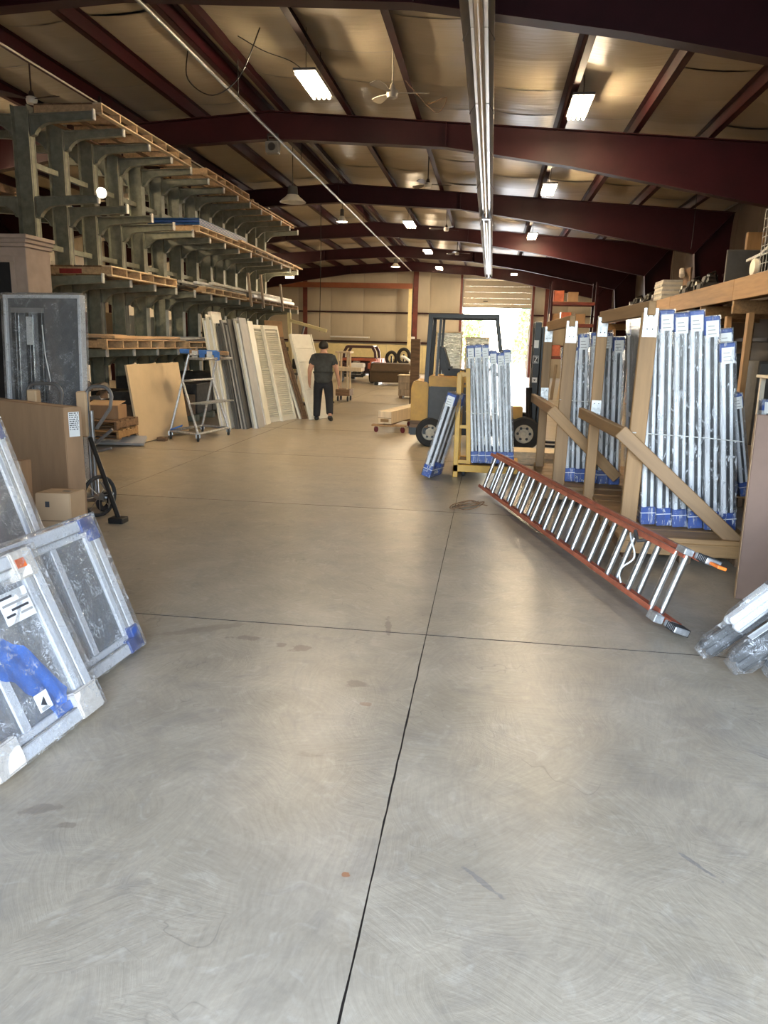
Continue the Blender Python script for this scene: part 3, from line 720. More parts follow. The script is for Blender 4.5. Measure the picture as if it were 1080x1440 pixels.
for k, (y, ln) in enumerate(((18.0, .75), (19.0, .8), (20.8, .7))):
    o = G().bar((0, 0, 0), (-.06, -.05, ln), .05, .09, (0, 1, 0)).build('timber_stake', 'grey_wood', None, bevel=.004, loc=(-5.715, y, 2.42))
    tag(o, ('upright wooden stake at the rack tip, nearest of three', 'upright wooden stake at the rack tip, middle of three', 'upright wooden stake at the rack tip, farthest of three')[k], 'stake', 'stakes holding the white bundles')
# fourth tier
o = G().bb(-.11, .11, -1.35, 1.35, 0, .05).build('long_plank', 'pine_y', None, bevel=.005, loc=(-5.86, 12.5, 1.605)); o.rotation_euler = (-.0, .0, .03)
tag(o, 'orange pine plank on the lowest rack tier', 'plank')
o = G().bb(-.4, .4, -.5, .5, 0, .06).build('torn_carton', 'cardboard_light', None, bevel=.01, loc=(-6.3, 11.6, 1.61)); o.rotation_euler.z = .2; tag(o, 'torn flattened carton on the lowest tier near end', 'carton')
for k in range(4):
    o = G().bb(-.45, .45, -1.5, 1.5, 0, .018).build('thin_sheet', 'grey_trim' if k % 2 else 'dirty_white', None, loc=(-6.3+.02*k, 15.5+.25*k, 1.582+.0215*k)); o.rotation_euler.z = .02*k
    tag(o, 'thin grey sheet lying on the lowest tier', 'sheet', 'thin sheets on the lowest tier')
# work lamp clipped to the second tier and the tube at the far tip
def clip_lamp(loc, label):
    t = thing('clip_lamp', label, 'lamp', loc)
    G().lathe([(.02, .0), (.04, .02), (.065, .08), (.075, .13)], axis=(.7, -.7, -.1), n=14).build('shade', 'aluminium', t, smooth=True)
    G().lathe([(0, .10), (.024, .095), (.034, .07), (.024, .05), (0, .04)], axis=(.7, -.7, -.1), n=12).build('bulb', 'bulb_lit', t, smooth=True)
    G().bb(-.03, .02, -.02, .03, -.05, .03).build('clamp', 'black_steel', t, bevel=.005)
clip_lamp((-5.80, 11.07, 3.675), 'small bright work lamp clipped to a near second-tier arm')
t = thing('strip_lamp', 'short lit tube lamp at the far tip of the rack', 'lamp', (-5.7, 22.0, 3.40))
G().bb(-.28, 0, -.03, .03, .03, .06).build('housing', 'enamel', t); G().cyl((-.26, 0, .0), (-.02, 0, .0), .018, 8).build('tube', 'tube_lit', t); G().cyl((-.25, 0, .06), (-.25, 0, .14), .008, 6).build('stem', 'black_steel', t)

# goods on the far side of the rack, seen between the columns
for k, (y, z, h, m) in enumerate(((11.6, 2.53, .35, 'foam_white'), (12.5, 2.53, .3, 'foam_white'), (14.3, 2.53, .4, 'cardboard_light'), (16.2, 2.53, .35, 'foam_white'), (11.9, 1.45, .55, 'cream_paint'), (12.9, 1.45, .6, 'red_paint'), (13.8, 1.45, .62, 'cardboard_light'), (14.9, 1.45, .6, 'cream_paint'), (15.9, 1.45, .6, 'cream_paint'), (17.0, 1.45, .58, 'foam_white'))):
    o = G().bb(-.4, .4, -.36, .36, 0, h).build('carton', m, None, bevel=.008, loc=(-7.55, y, z))
    tag(o, ('white carton on the hidden side of the rack, third tier near end', 'second white carton behind the rack columns, third tier', 'tan carton behind the columns, third tier middle', 'white carton behind the columns, third tier far end', 'cream panel carton behind the columns, lowest tier near end', 'dark red carton behind the columns, lowest tier', 'tan carton behind the columns, lowest tier', 'cream carton behind the columns, lowest tier middle', 'second cream carton behind the columns, lowest tier', 'white carton behind the columns, lowest tier far end')[k], 'carton', 'cartons behind the rack')
for k, y in enumerate((11.4, 13.4, 16.0)):
    o = G().bb(-.45, .45, -1, 1, 0, .12).build('board_stack', ('old_wood', 'blue_board', 'grey_wood')[k], None, bevel=.008, loc=(-7.6, y, 3.645 if k != 1 else 3.648))
    tag(o, ('dark boards on the hidden side of the second tier', 'navy boards on the hidden side of the second tier', 'grey boards on the hidden side of the second tier')[k], 'board stack')

# ---- clutter under the near end of the rack
def small_pallet(x, y, z, rz, label, w=.9, d=.75, h=.13, mat='pine_x'):
    t = thing('pallet', label, 'pallet', (x, y, z), rz, 'small pallets under the rack')
    for k in range(5): piece('deck_board', (w, .10, .02), mat, t, (0, -d/2+.05+(d-.1)*k/4, h-.01))
    for k in (-1, 0, 1): piece('stringer', (.04, d, h-.04), mat, t, (k*(w/2-.02), 0, h/2))
    for k in (-1, 0, 1): piece('bottom_board', (w, .09, .02), 'old_wood', t, (0, k*(d/2-.045), .01))
small_pallet(-5.76, 10.62, .175, .08, 'orange pine pallet on top of the floor stack under the rack')
small_pallet(-5.78, 10.66, .31, .03, 'upper pallet of the floor stack under the rack', mat='old_wood')
t = thing('scrap_box', 'grey plastic tote on the floor under the near rack end', 'tote', (-6.02, 10.45, 0), .1)
G().add([(-.2, -.15, 0), (.2, -.15, 0), (.2, .15, 0), (-.2, .15, 0), (-.24, -.18, .17), (.24, -.18, .17), (.24, .18, .17), (-.24, .18, .17)], [(0, 3, 2, 1), (4, 5, 6, 7), (0, 1, 5, 4), (1, 2, 6, 5), (2, 3, 7, 6), (3, 0, 4, 7)]).build('tub', 'grey_trim', t, bevel=.01)
G().bb(-.26, .26, -.2, .2, .155, .172).build('lid', 'dark_grey', t, bevel=.005)
o = G().bb(-.38, .38, -.10, .10, 0, .05).build('channel_offcut', 'grey_trim', None, bevel=.005, loc=(-5.58, 10.93, .06)); o.rotation_euler = (.5, 0, .12); tag(o, 'pale metal channel lying on the floor beside the pallet stack', 'channel')
t = thing('carton', 'open tan carton on the pallet stack under the rack', 'carton', (-5.68, 10.72, .44), .12)
G().bb(-.24, .24, -.18, .18, 0, .20).build('body', 'cardboard', t, bevel=.006)
G().add([(-.24, -.18, .20), (.24, -.18, .20), (.26, .10, .25), (-.22, .10, .25), (-.24, -.18, .205), (.24, -.18, .205), (.26, .10, .255), (-.22, .10, .255)], [(0, 1, 2, 3), (4, 7, 6, 5), (0, 4, 5, 1), (1, 5, 6, 2), (2, 6, 7, 3), (3, 7, 4, 0)]).build('flap', 'cardboard_light', t)
rs = random.Random(12)
for k in range(16):
    x = rs.uniform(-6.6, -5.98); y = rs.uniform(10.35, 11.7); w, d, h = rs.uniform(.25, .6), rs.uniform(.08, .25), rs.uniform(.05, .16)
    z = .44 if k < 8 else (.62 if k < 12 else .8)
    o = G().prism([(-w/2, 0), (w/2, 0), (w/2*.8, h), (-w/2*.9, h*.8)], d).build('scrap_piece', ('dark_clutter', 'grey_wood', 'grey_trim', 'old_wood')[k % 4], None, bevel=.006, loc=(x-.1*(k % 3), y+.25, z)); o.rotation_euler = (rs.uniform(-.15, .15), rs.uniform(-.25, .25), rs.uniform(-.8, .8))
    tag(o, 'dark offcut in the scrap heap under the near rack end', 'offcut', 'scrap heap under the rack')
for k in range(10):
    y = 11.6+.9*k
    o = G().bb(-.42, .42, -.38, .38, 0, .4+.2*((k*7) % 3)).build('stored_crate', 'dark_clutter' if k % 3 else 'old_wood', None, bevel=.01, loc=(-6.28, y+.0, .135)); o.rotation_euler.z = .05*math.sin(k)
    tag(o, 'dark crate in the shadow on the rack base', 'crate', 'crates on the rack base')

# ---- tan panel leaning on the rack
def leaner_m(xb, yb, lean, yaw=0.0, z0=0.0):
    """local x = width (runs down the aisle), local y = thickness toward the rack, local z = up the slope"""
    za = Vector((-math.sin(lean), 0, math.cos(lean))); xa = Vector((math.sin(yaw), math.cos(yaw), 0))
    return frame3((xb, yb, z0), xa, za)
Mx = frame3((-5.24, 11.13, .0), (.23, 1, 0), (-.26, -.05, 1.2))
t = thing('fibreboard_sheet', 'large tan sheet leaning on the rack behind the rolling ladder', 'sheet', mat4=frame3((-5.36, 11.12, .012), (.03, 1, 0), (-.17, 0, 1.2)))
G().bb(0, 1.85, 0, .02, 0, 1.22).build('sheet', 'fibreboard', t, bevel=.003)
G().bb(0, .03, .02, .035, 0, 1.22).build('edge_batten', 'pale_wood', t)
# ---- row of doors, shutters and mouldings leaning on the rack
def leaner(name, label, cat, xb, yb, lean, w, th, h, mat, yaw=0.0, detail=None, group='goods leaning along the rack'):
    t = thing(name, label, cat, group=group, mat4=leaner_m(xb, yb, lean, yaw, th*math.sin(lean)*0+.004))
    if detail == 'strips':
        n = max(3, round(th/.035))
        for k in range(n): G().bb(0, w-.03*(k % 2), k*th/n, (k+.82)*th/n, .0, h-.05*((k*5) % 3)).build('strip', mat[k % len(mat)], t, bevel=.003)
    elif detail == 'louvre':
        G().bb(0, .05, 0, th, 0, h).build('stile', mat, t, bevel=.004); G().bb(w-.05, w, 0, th, 0, h).build('stile', mat, t, bevel=.004)
        G().bb(.05, w-.05, 0, th, 0, .08).build('rail', mat, t); G().bb(.05, w-.05, 0, th, h-.08, h).build('rail', mat, t)
        G().bb(.05, w-.05, th*.6, th*.7, .08, h-.08).build('backing', mat, t)
        n = int((h-.2)/.042)
        for k in range(n): piece('louvre', (w-.1, .035, .010), mat, t, (w/2, th*.35, .12+k*.042), (.7, 0, 0), ch=0)
    elif detail == 'panels':
        G().bb(0, w, 0, th, 0, h).build('slab', mat, t, bevel=.006)
        n = 6
        for k in range(n): G().bb(.05, w-.05, -.012, .0, .06+k*(h-.08)/n, .06+(k+.93)*(h-.08)/n).build('raised_panel', mat, t, bevel=.005)
        for x in (.0, w-.035): G().bb(x, x+.035, -.02, 0, 0, h).build('edge_strip', 'cream_paint', t)
    else:
        G().bb(0, w, 0, th, 0, h).build('slab', mat, t, bevel=.006)
        G().bb(.06, w-.06, -.006, 0, .08, h-.08).build('face_panel', mat, t, bevel=.003)
    return t
leaner('moulding_bundle', 'white crown moulding bundle, leftmost of the leaning row', 'moulding', -4.74, 13.55, .15, .34, .21, 2.10, ('cream_paint', 'white_vinyl', 'cream_paint'), detail='strips')
leaner('foam_board', 'white board poking up behind the leftmost leaning mouldings', 'board', -4.90, 14.0, .15, .5, .08, 2.16, 'foam_white')
leaner('trim_bundle', 'near-black trim bundle beside the white mouldings', 'trim bundle', -4.58, 13.6, .165, .45, .10, 2.00, ('dark_grey', 'dark_grey'), detail='strips')
leaner('trim_bundle', 'charcoal trim bundle, wider, second dark one in the row', 'trim bundle', -4.43, 13.62, .175, .5, .13, 2.02, ('dark_grey', 'grey_trim'), detail='strips')
leaner('trim_bundle', 'grey and white striped trim bundle in the leaning row', 'trim bundle', -4.27, 13.8, .175, .4, .13, 2.06, ('grey_trim', 'white_vinyl', 'cream_paint', 'grey_trim'), detail='strips')
leaner('trim_bundle', 'thin cream trim bundle left of the slatted shutters', 'trim bundle', -4.31, 14.45, .18, .3, .09, 2.02, ('cream_paint', 'white_vinyl'), detail='strips')
leaner('louvred_shutter', 'cream louvred shutter door, left of the pair', 'shutter', -4.36, 14.85, .235, .62, .07, 1.98, 'cream_paint', .22, 'louvre')
leaner('louvred_shutter', 'cream louvred shutter door, right of the pair', 'shutter', -4.20, 15.25, .235, .62, .07, 1.98, 'cream_paint', .22, 'louvre')
leaner('brown_door', 'dark brown flush door leaning behind the planks', 'door', -4.72, 16.35, .21, .8, .05, 1.72, 'brown_door', .25)
leaner('cardboard_sheet', 'tan cardboard sheet standing behind the brown door', 'cardboard', -4.95, 17.3, .15, .7, .02, 2.10, 'cardboard', .35)
leaner('plank', 'short pine board leaning in front of the brown door', 'plank', -4.16, 15.75, .3, .16, .05, .85, 'pine', .2)
leaner('plank', 'short grey-brown board beside the short pine board', 'plank', -4.08, 15.85, .3, .12, .05, .72, 'grey_wood', .2)
leaner('plank', 'medium pine board with a rounded top in the leaning row', 'plank', -4.05, 16.0, .33, .2, .04, 1.22, 'pine', .2)
leaner('plank', 'cream board leaning between pine boards', 'plank', -3.97, 15.85, .33, .14, .05, 1.12, 'cream_paint', .2)
leaner('plank', 'long brown board leaning left of the panelled door', 'plank', -3.90, 15.85, .33, .18, .05, 1.80, 'old_wood', .2)
leaner('panelled_door', 'tall cream panelled door at the right end of the leaning row', 'door', -3.72, 15.75, .335, .72, .06, 1.86, 'cream_paint', .42, 'panels')

# ---- rolling warehouse ladder with a wrapped board on top
t = thing('rolling_ladder', 'grey tubular rolling platform ladder on four casters by the tan sheet', 'ladder', (0, 0, 0))
A, B_, C_, D_ = Vector((-5.20, 11.90, .13)), Vector((-4.63, 11.66, .13)), Vector((-4.47, 12.66, .13)), Vector((-5.02, 12.86, .13))
T1, T2 = Vector((-4.86, 11.95, 1.38)), Vector((-4.68, 12.78, 1.38))
tb = lambda n, p, q, r=.021: G().cyl(p, q, r, 8).build(n, 'galvanised', t, smooth=True)
for p, q in ((A, B_), (B_, C_), (C_, D_), (D_, A)): tb('base_rail', p, q)
tb('rail_leg', A, T1); tb('rail_leg', D_, T2)
m1 = A.lerp(T1, .66); m2 = D_.lerp(T2, .66)
tb('brace_leg', m1, B_); tb('brace_leg', m2, C_)
tb('handle_bar', T1, T2); tb('cross_bar', m1, m2)
e1, e2 = T1+Vector((.28, -.08, -.06)), T2+Vector((.28, -.08, -.06))
tb('platform_rail', T1+Vector((0, 0, -.06)), e1); tb('platform_rail', T2+Vector((0, 0, -.06)), e2); tb('platform_rail', e1, e2)
b1 = m1.lerp(B_, .42); b2 = m2.lerp(C_, .42)
g = G(); nn = (b2-b1).normalized(); sd = Vector((.30, -.09, .01))
g.add([b1, b1+sd, b2+sd, b2] + [q+Vector((0, 0, -.02)) for q in (b1, b1+sd, b2+sd, b2)], [(0, 1, 2, 3), (4, 7, 6, 5), (0, 4, 5, 1), (1, 5, 6, 2), (2, 6, 7, 3), (3, 7, 4, 0)])
g.build('step', 'galvanised', t)
g = G(); u1, u2 = T1+Vector((0, 0, -.05)), T2+Vector((0, 0, -.05)); sd2 = Vector((.28, -.08, 0))
g.add([u1, u1+sd2, u2+sd2, u2] + [q+Vector((0, 0, -.02)) for q in (u1, u1+sd2, u2+sd2, u2)], [(0, 1, 2, 3), (4, 7, 6, 5), (0, 4, 5, 1), (1, 5, 6, 2), (2, 6, 7, 3), (3, 7, 4, 0)])
g.build('top_platform', 'galvanised', t)
def caster(parent, p, r=.055, mat='rubber', hub='wheel_cream', ang=0.0):
    ax = Vector((math.cos(ang), math.sin(ang), 0)); p = Vector(p); c = Vector((p.x, p.y, r))
    w = G(); w.lathe([(r*.45, -.016), (r*.9, -.016), (r, -.010), (r, .010), (r*.9, .016), (r*.45, .016)], c, ax, 18); o = w.build('caster', mat, parent, smooth=True)
    h = G(); h.lathe([(0, -.012), (r*.46, -.012), (r*.46, .012), (0, .012)], c, ax, 14); h.build('hub', hub, o)
    f = G(); f.bar(c-ax*.022, c-ax*.022+Vector((0, 0, max(p.z-r, .02))), .004, .03, ax); f.bar(c+ax*.022, c+ax*.022+Vector((0, 0, max(p.z-r, .02))), .004, .03, ax); f.build('fork', 'grey_steel', o)
for q in (A, B_, C_, D_): caster(t, q, .058, ang=.5)
t2 = thing('wrapped_board', 'tan board wrapped in blue tape on top of the rolling ladder', 'board', mat4=frame3((-5.10, 12.18, 1.40), (.97, .22, -.03), (0, 0, 1)))
G().bb(0, .78, -.06, .16, 0, .06).build('board', 'pine_x', t2, bevel=.006)
for x0, x1 in ((.0, .16), (.30, .62)): G().bb(x0, x1, -.066, .166, -.006, .067).build('blue_wrap', 'blue_cloth', t2, bevel=.01)
for k in range(4): G().bb(.20+.12*k, .29+.12*k, -.068, -.060, -.08-.01*(k % 2), .05).build('tape_tail', 'blue_cloth' if k % 2 else 'dirty_white', t2)
o = G().add([(0, 0, 0), (.2, .04, .07), (.21, .05, .10), (.02, .0, .03), (0, .02, 0), (.2, .06, .07), (.21, .07, .10), (.02, .02, .03)], [(0, 1, 2, 3), (4, 7, 6, 5), (0, 4, 5, 1), (1, 5, 6, 2), (2, 6, 7, 3), (3, 7, 4, 0)]).build('blue_rag', 'blue_cloth', None, loc=(-5.2, 11.86, .14)); tag(o, 'scrap of blue film caught on the rolling ladder base', 'rag')
o = G().box((0, 0, .03), (.14, .12, .06)).build('wood_block', 'old_wood', None, bevel=.006, loc=(-5.22, 11.62, 0)); tag(o, 'small wooden block on the floor beside the ladder caster', 'block')
# ================================================================ left foreground
def crumple(g, w, h, th, pad=.012, nu=10, nv=12, seed=0, amp=.006):
    """loose plastic skin around a slab lying in x 0..w, z 0..h, y 0..th"""
    rr = random.Random(seed); n = lambda: rr.uniform(-amp, amp)
    def face(f):
        V = [f(i/nu, j/nv) for j in range(nv+1) for i in range(nu+1)]
        g.add(V, [(j*(nu+1)+i, j*(nu+1)+i+1, (j+1)*(nu+1)+i+1, (j+1)*(nu+1)+i) for j in range(nv) for i in range(nu)])
    def e(u): return 0 if u in (0, 1) else 1
    face(lambda u, v: (-pad+u*(w+2*pad), -pad*.7+n()*e(u)*e(v), -pad*.2+v*(h+pad*1.2)))
    face(lambda u, v: (-pad+u*(w+2*pad), th+pad*.7+n()*e(u)*e(v), -pad*.2+v*(h+pad*1.2)))
    face(lambda u, v: (-pad+n()*e(u)*e(v), -pad*.7+u*(th+1.4*pad), -pad*.2+v*(h+pad*1.2)))
    face(lambda u, v: (w+pad+n()*e(u)*e(v), -pad*.7+u*(th+1.4*pad), -pad*.2+v*(h+pad*1.2)))
    face(lambda u, v: (-pad+u*(w+2*pad), -pad*.7+v*(th+1.4*pad), h+pad+n()*e(u)*e(v)))
def ring(g, x0, x1, z0, z1, b, y0, y1):
    g.bb(x0, x1, y0, y1, z0, z0+b); g.bb(x0, x1, y0, y1, z1-b, z1); g.bb(x0, x0+b, y0, y1, z0+b, z1-b); g.bb(x1-b, x1, y0, y1, z0+b, z1-b)
def foreground_window(mat4, w, h, th, label, corner, cw, seed, mull=None, extras=None):
    t = thing('wrapped_window_unit', label, 'window unit', mat4=mat4, group='wrapped windows by the left edge')
    g = G(); ring(g, 0, w, 0, h, .055, 0, th); g.build('outer_frame', 'white_vinyl', t, bevel=.006)
    g = G(); ring(g, .058, w-.058, .058, h-.058, .035, .022, th-.01); g.build('sash', 'white_vinyl', t, bevel=.005)
    g = G(); ring(g, .054, w-.054, .054, h-.054, .006, .004, .02); g.build('track_groove', 'grey_trim', t)
    G().bb(.09, w-.09, th*.5-.003, th*.5+.003, .09, h-.09).build('pane', 'glass', t)
    if mull is not None:
        G().bb(w*mull-.022, w*mull+.022, .03, th-.02, .09, h-.09).build('meeting_stile', 'white_vinyl', t, bevel=.004)
        G().bb(w*mull+.022, w-.092, .036, .04, .09, h-.09).build('insect_screen', 'mesh_screen', t)
    for cx in (0, 1):
        for cz in (0, 1):
            x = -.006 if cx == 0 else w-cw+.006; z = -.003 if cz == 0 else h-cw+.006
            q = G()
            if corner == 'foam_white':
                q.bb(x, x+cw*(1 if cz == 0 else .85), -.010, th+.010, z, z+cw*.8) if cz == 0 else q.bb(x, x+cw*.85, -.010, th+.010, z+cw*.2, z+cw)
                q.build('corner_guard', corner, t, bevel=.008, seg=2); continue
            # an L-shaped guard hugging two edges
            q.bb(x, x+cw, -.008, th+.008, z if cz == 0 else z+cw-.075, (z+.075) if cz == 0 else z+cw)
            q.bb(x if cx == 0 else x+cw-.075, (x+.075) if cx == 0 else x+cw, -.008, th+.008, z, z+cw)
            q.build('corner_guard', corner, t, bevel=.006)
    if extras: extras(t)
    g = G(); crumple(g, w, h, th, .016, 14, 16, seed); g.build('plastic_wrap', 'wrap_heavy', t, smooth=True)
    return t
def ex1(t):
    o = G().bb(0, .17, -.012, -.0095, 0, .13).build('paper_label', 'paper', t, loc=(.34, 0, .50)); 
    for k, (x, z, ww) in enumerate(((.01, .105, .07), (.01, .075, .15), (.05, .050, .10), (.09, .025, .07), (.01, .03, .05))): G().bb(x, x+ww, -.0140, -.0125, z, z+.010).build('printed_line', 'ink' if k % 2 == 0 else 'grey_trim', o)
    o = G().bb(0, .075, -.012, -.0095, 0, .075).build('small_label', 'paper', t, loc=(.30, 0, .13))
    G().prism([(.015, .03), (.045, .055), (.045, .015)], .0015, (0, -.0135, 0)).build('printed_mark', 'ink', o)
    for k in range(3): G().bb(.01, .06-.01*k, -.0142, -.0125, .004+.005*k, .006+.005*k).build('printed_line', 'ink', o)
    G().bb(0, .055, -.0135, -.011, 0, .04).build('orange_sticker', 'orange_sticker', t, loc=(.52, 0, .70))
    # blue protective film bunched behind the glass
    g = G()
    def rib(u, v):
        rr_ = math.sin(u*23+v*3)*.008+math.sin(u*41+v*9)*.006
        cx = .02+.46*u; cz = .47-.02*u-.36*u*u*u; w_ = .10+.07*math.sin(u*2.6)
        return (cx+(v-.5)*w_*.75*u, .028+.006*math.sin(u*17+v*11), cz+(v-.5)*w_*(1.2-.4*u)+rr_)
    g.grid(rib, 26, 8); g.build('blue_film', 'blue_film', t, smooth=True)
    G().bb(.40, .56, .020, .030, .06, .10).build('blue_tape', 'blue_film', t, bevel=.003)
    G().bb(.22, .27, .03, .042, .05, .62).build('inner_bar', 'white_vinyl', t, bevel=.004)
M1 = frame3((-1.70, 2.27, .035), (.055, .64, 0), (-.31, 0, .70))
foreground_window(M1, .655, .77, .085, 'wrapped white window with cream foam corners and paper labels, nearest one', 'foam_white', .155, 1, None, ex1)
M2 = frame3((-1.83, 2.77, .03), (.06, .82, 0), (-.27, 0, .69))
foreground_window(M2, .83, .745, .075, 'wrapped sliding window with blue corner guards leaning behind the nearest one', 'blue_card', .13, 2, .60)
M3 = frame3((-2.36, 3.05, .03), (.02, .86, 0), (-.40, 0, 1.17))
foreground_window(M3, .86, 1.25, .08, 'taller wrapped window with blue guards at the left edge of view', 'blue_card', .16, 3, .5)
for k, (m4) in enumerate((frame3((-2.62, 3.15, .02), (.02, .86, 0), (-.36, 0, 1.1)),)):
    t = thing('wrapped_window_unit', 'white framed window hidden behind the taller wrapped window', 'window unit', mat4=m4, group='wrapped windows by the left edge')
    g = G(); ring(g, 0, .86, 0, 1.0, .06, 0, .075); g.build('outer_frame', 'white_vinyl', t, bevel=.006); G().bb(.06, .8, .03, .036, .06, .94).build('pane', 'glass', t)

def carton(name, label, m4, w, d, h, mat='cardboard', seam=True, cat='carton'):
    t = thing(name, label, cat, mat4=m4)
    G().bb(0, w, 0, d, 0, h).build('body', mat, t, bevel=.006, seg=2)
    if seam: G().bb(0.004, w-.004, d*.5-.025, d*.5+.025, h-.001, h+.0015).build('packing_tape', 'cardboard_light', t)
    return t
# small tan cartons squeezed behind the windows
t = carton('carton', 'small battered tan carton behind the wrapped windows', frame3((-3.12, 4.78, 0), (.95, .12, 0), (-.12, .05, 1)), .25, .26, .56, 'cardboard_light')
G().bb(.07, .10, -.002, 0, .46, .50).build('printed_mark', 'ink', t); G().bb(.15, .20, .10, .14, .5615, .563).build('printed_mark', 'ink', t)
G().bb(0, .25, -.0025, -.001, .36, .366).build('crease_line', 'old_wood', t)
carton('cardboard_flap', 'curved brown cardboard flap beside the small carton', frame3((-3.22, 4.62, 0), (.8, .3, 0), (-.30, 0, 1)), .10, .3, .80, 'cardboard', False, 'cardboard')
# the large flat carton
t = carton('flat_carton', 'large flat brown carton with a white shipping label', frame3((-4.66, 6.50, 0), (1.0, -.505, 0), (0, 0, 1)), 1.27, .17, 1.05, 'cardboard')
o = G().bb(0, .10, 0, .0016, 0, .21).build('shipping_label', 'paper', t, loc=(1.271, .04, .80), bevel=0)
o.rotation_euler = (0, 0, PI/2)
rl = random.Random(4)
for k in range(9):
    x = .008; z = .195-.017*k
    while x < .09:
        ww = rl.uniform(.006, .02)
        if z > .05 or rl.random() < .35: G().bb(x, min(x+ww, .095), -.0012, 0, z, z+.008).build('printed_line', 'ink', o)
        x += ww+rl.uniform(.004, .012)
# panel truck behind the carton: tubular hoops padded with cardboard, spoked wheel, black prop
t = thing('panel_truck', 'grey tubular panel truck with padded hoops behind the flat carton', 'hand truck', (-3.75, 6.75, 0), .0)
def hoop(x0, x1, z, n):
    pts = [(x0, 0, .1), (x0, 0, z-.09)] + [(x0+.09*(1-math.cos(a)), 0, z-.09+.09*math.sin(a)) for a in (.4, .8, 1.2, 1.57)] + [(x1-.09*(1-math.cos(a)), 0, z-.09+.09*math.sin(a)) for a in (1.57, 1.2, .8, .4)] + [(x1, 0, z-.09), (x1-.02, 0, z-.2), (x1-.17, .0, z-.40)]
    return G().tube(pts, .017, 8).build(n, 'grey_steel', t, smooth=True)
hoop(-.62, -.27, 1.19, 'hoop'); hoop(-.02, .23, 1.18, 'hoop')
for x in (-.56, -.06): G().bb(x-.05, x+.05, -.045, .045, .7, 1.13).build('cardboard_pad', 'cardboard_light', t, bevel=.012)
G().cyl((.02, 0, .08), (.02, 0, .95), .018, 8).build('upright', 'grey_steel', t, smooth=True)
G().cyl((.02, 0, .62), (.22, 0, .78), .015, 8).build('brace', 'grey_steel', t, smooth=True)
G().cyl((.02, 0, .55), (.20, 0, .60), .012, 8).build('brace', 'grey_steel', t, smooth=True)
G().bb(-.75, .15, -.12, .12, .09, .13).build('deck', 'grey_steel', t, bevel=.006)
G().bar((.10, -.20, .72), (.50, -.50, .02), .035, .03).build('prop_bar', 'black_steel', t, bevel=.004)
G().bb(.42, .56, -.56, -.44, .0, .05).build('prop_foot', 'black_steel', t, bevel=.006)
w = G(); c = Vector((.21, -.30, .19)); w.tube([c+Vector((.06*math.cos(a), .18*math.cos(a), .18*math.sin(a))) for a in [2*PI*k/24 for k in range(24)]], .018, 8, True)
wh = w.build('wheel', 'rubber', t, smooth=True)
for k in range(8):
    a = 2*PI*k/8; G().cyl(c, c+Vector((.06*math.cos(a), .18*math.cos(a), .18*math.sin(a))), .004, 5).build('spoke', 'aluminium', wh)
G().lathe([(0, -.03), (.035, -.03), (.035, .03), (0, .03)], c, (.95, -.31, 0), 12).build('hub', 'aluminium', wh)
w = G(); c2 = Vector((.16, -.12, .10)); w.lathe([(.05, -.02), (.09, -.02), (.10, 0), (.09, .02), (.05, .02)], c2, (.95, -.31, 0), 18); w.build('wheel', 'black_plastic', t, smooth=True)
G().cyl((.05, -.05, .10), (.30, -.34, .19), .012, 6).build('axle', 'grey_steel', t)
g = G()
for k in range(5):
    a = .5*k; g.tube([c+Vector((.05+.03*math.sin(a), -.06+.02*k, .10+.05*math.cos(a))), c+Vector((.10, .0+.02*k, .02)), c+Vector((.06, .05, -.12))], .006, 5)
g.build('wire_tangle', 'grey_steel', t)
# wrapped patio door standing on the truck
M5 = frame3((-5.05, 7.38, .14), (1, -.20, 0), (-.05, .10, 1.9))
t = thing('wrapped_patio_door', 'tall patio door in clear wrap with white edges behind the flat carton', 'door', mat4=M5)
g = G(); ring(g, 0, .98, 0, 1.90, .035, 0, .08); g.build('outer_frame', 'white_vinyl', t, bevel=.005)
G().bb(.035, .945, .035, .045, .035, 1.865).build('screen_panel', 'mesh_screen', t)
G().bb(.80, .945, .02, .06, .035, 1.865).build('clear_edge', 'mesh_screen', t)
for x in (.10, .28, .44): G().bb(x, x+.055, .005, .06, .05, 1.76).build('dark_stile', 'black_plastic', t, bevel=.004)
G().bb(.10, .50, .0, .05, 1.72, 1.77).build('dark_rail', 'grey_trim', t)
G().bb(.30, .38, -.004, .0, 1.40, 1.68).build('door_label', 'paper', t)
for x in (.165, .35): G().bb(x, x+.10, .03, .035, .06, 1.70).build('pane', 'glass', t)
g = G(); crumple(g, .98, 1.90, .08, .015, 12, 24, 9, .008); g.build('plastic_wrap', 'wrap_heavy', t, smooth=True)
g = G(); g.tube([(.52, -.02, 1.6), (.55, -.025, 1.3), (.60, -.02, 1.05), (.58, -.02, .95)], .006, 5); g.build('tape_strip', 'dirty_white', t)
# tall taupe cabinet with a crown
t = thing('display_cabinet', 'tall taupe cabinet with a stepped crown at the left edge', 'cabinet', (-5.36, 8.45, 0))
G().bb(-1.0, 0, 0, .5, 0, 2.62).build('body', 'taupe', t, bevel=.006)
for k in range(3): G().bb(-1.03-.02*k, .02+.02*k, -.03-.02*k, .53, 2.62+.045*k, 2.665+.045*k).build('crown_step', 'taupe', t, bevel=.006)
g = G(); ring(g, -.9, -.14, .15, 2.52, .06, -.012, .0); g.build('door_frame', 'taupe', t, bevel=.004)
G().bb(-.83, -.21, -.006, .0, .22, 2.45).build('door_pane', 'black_plastic', t)
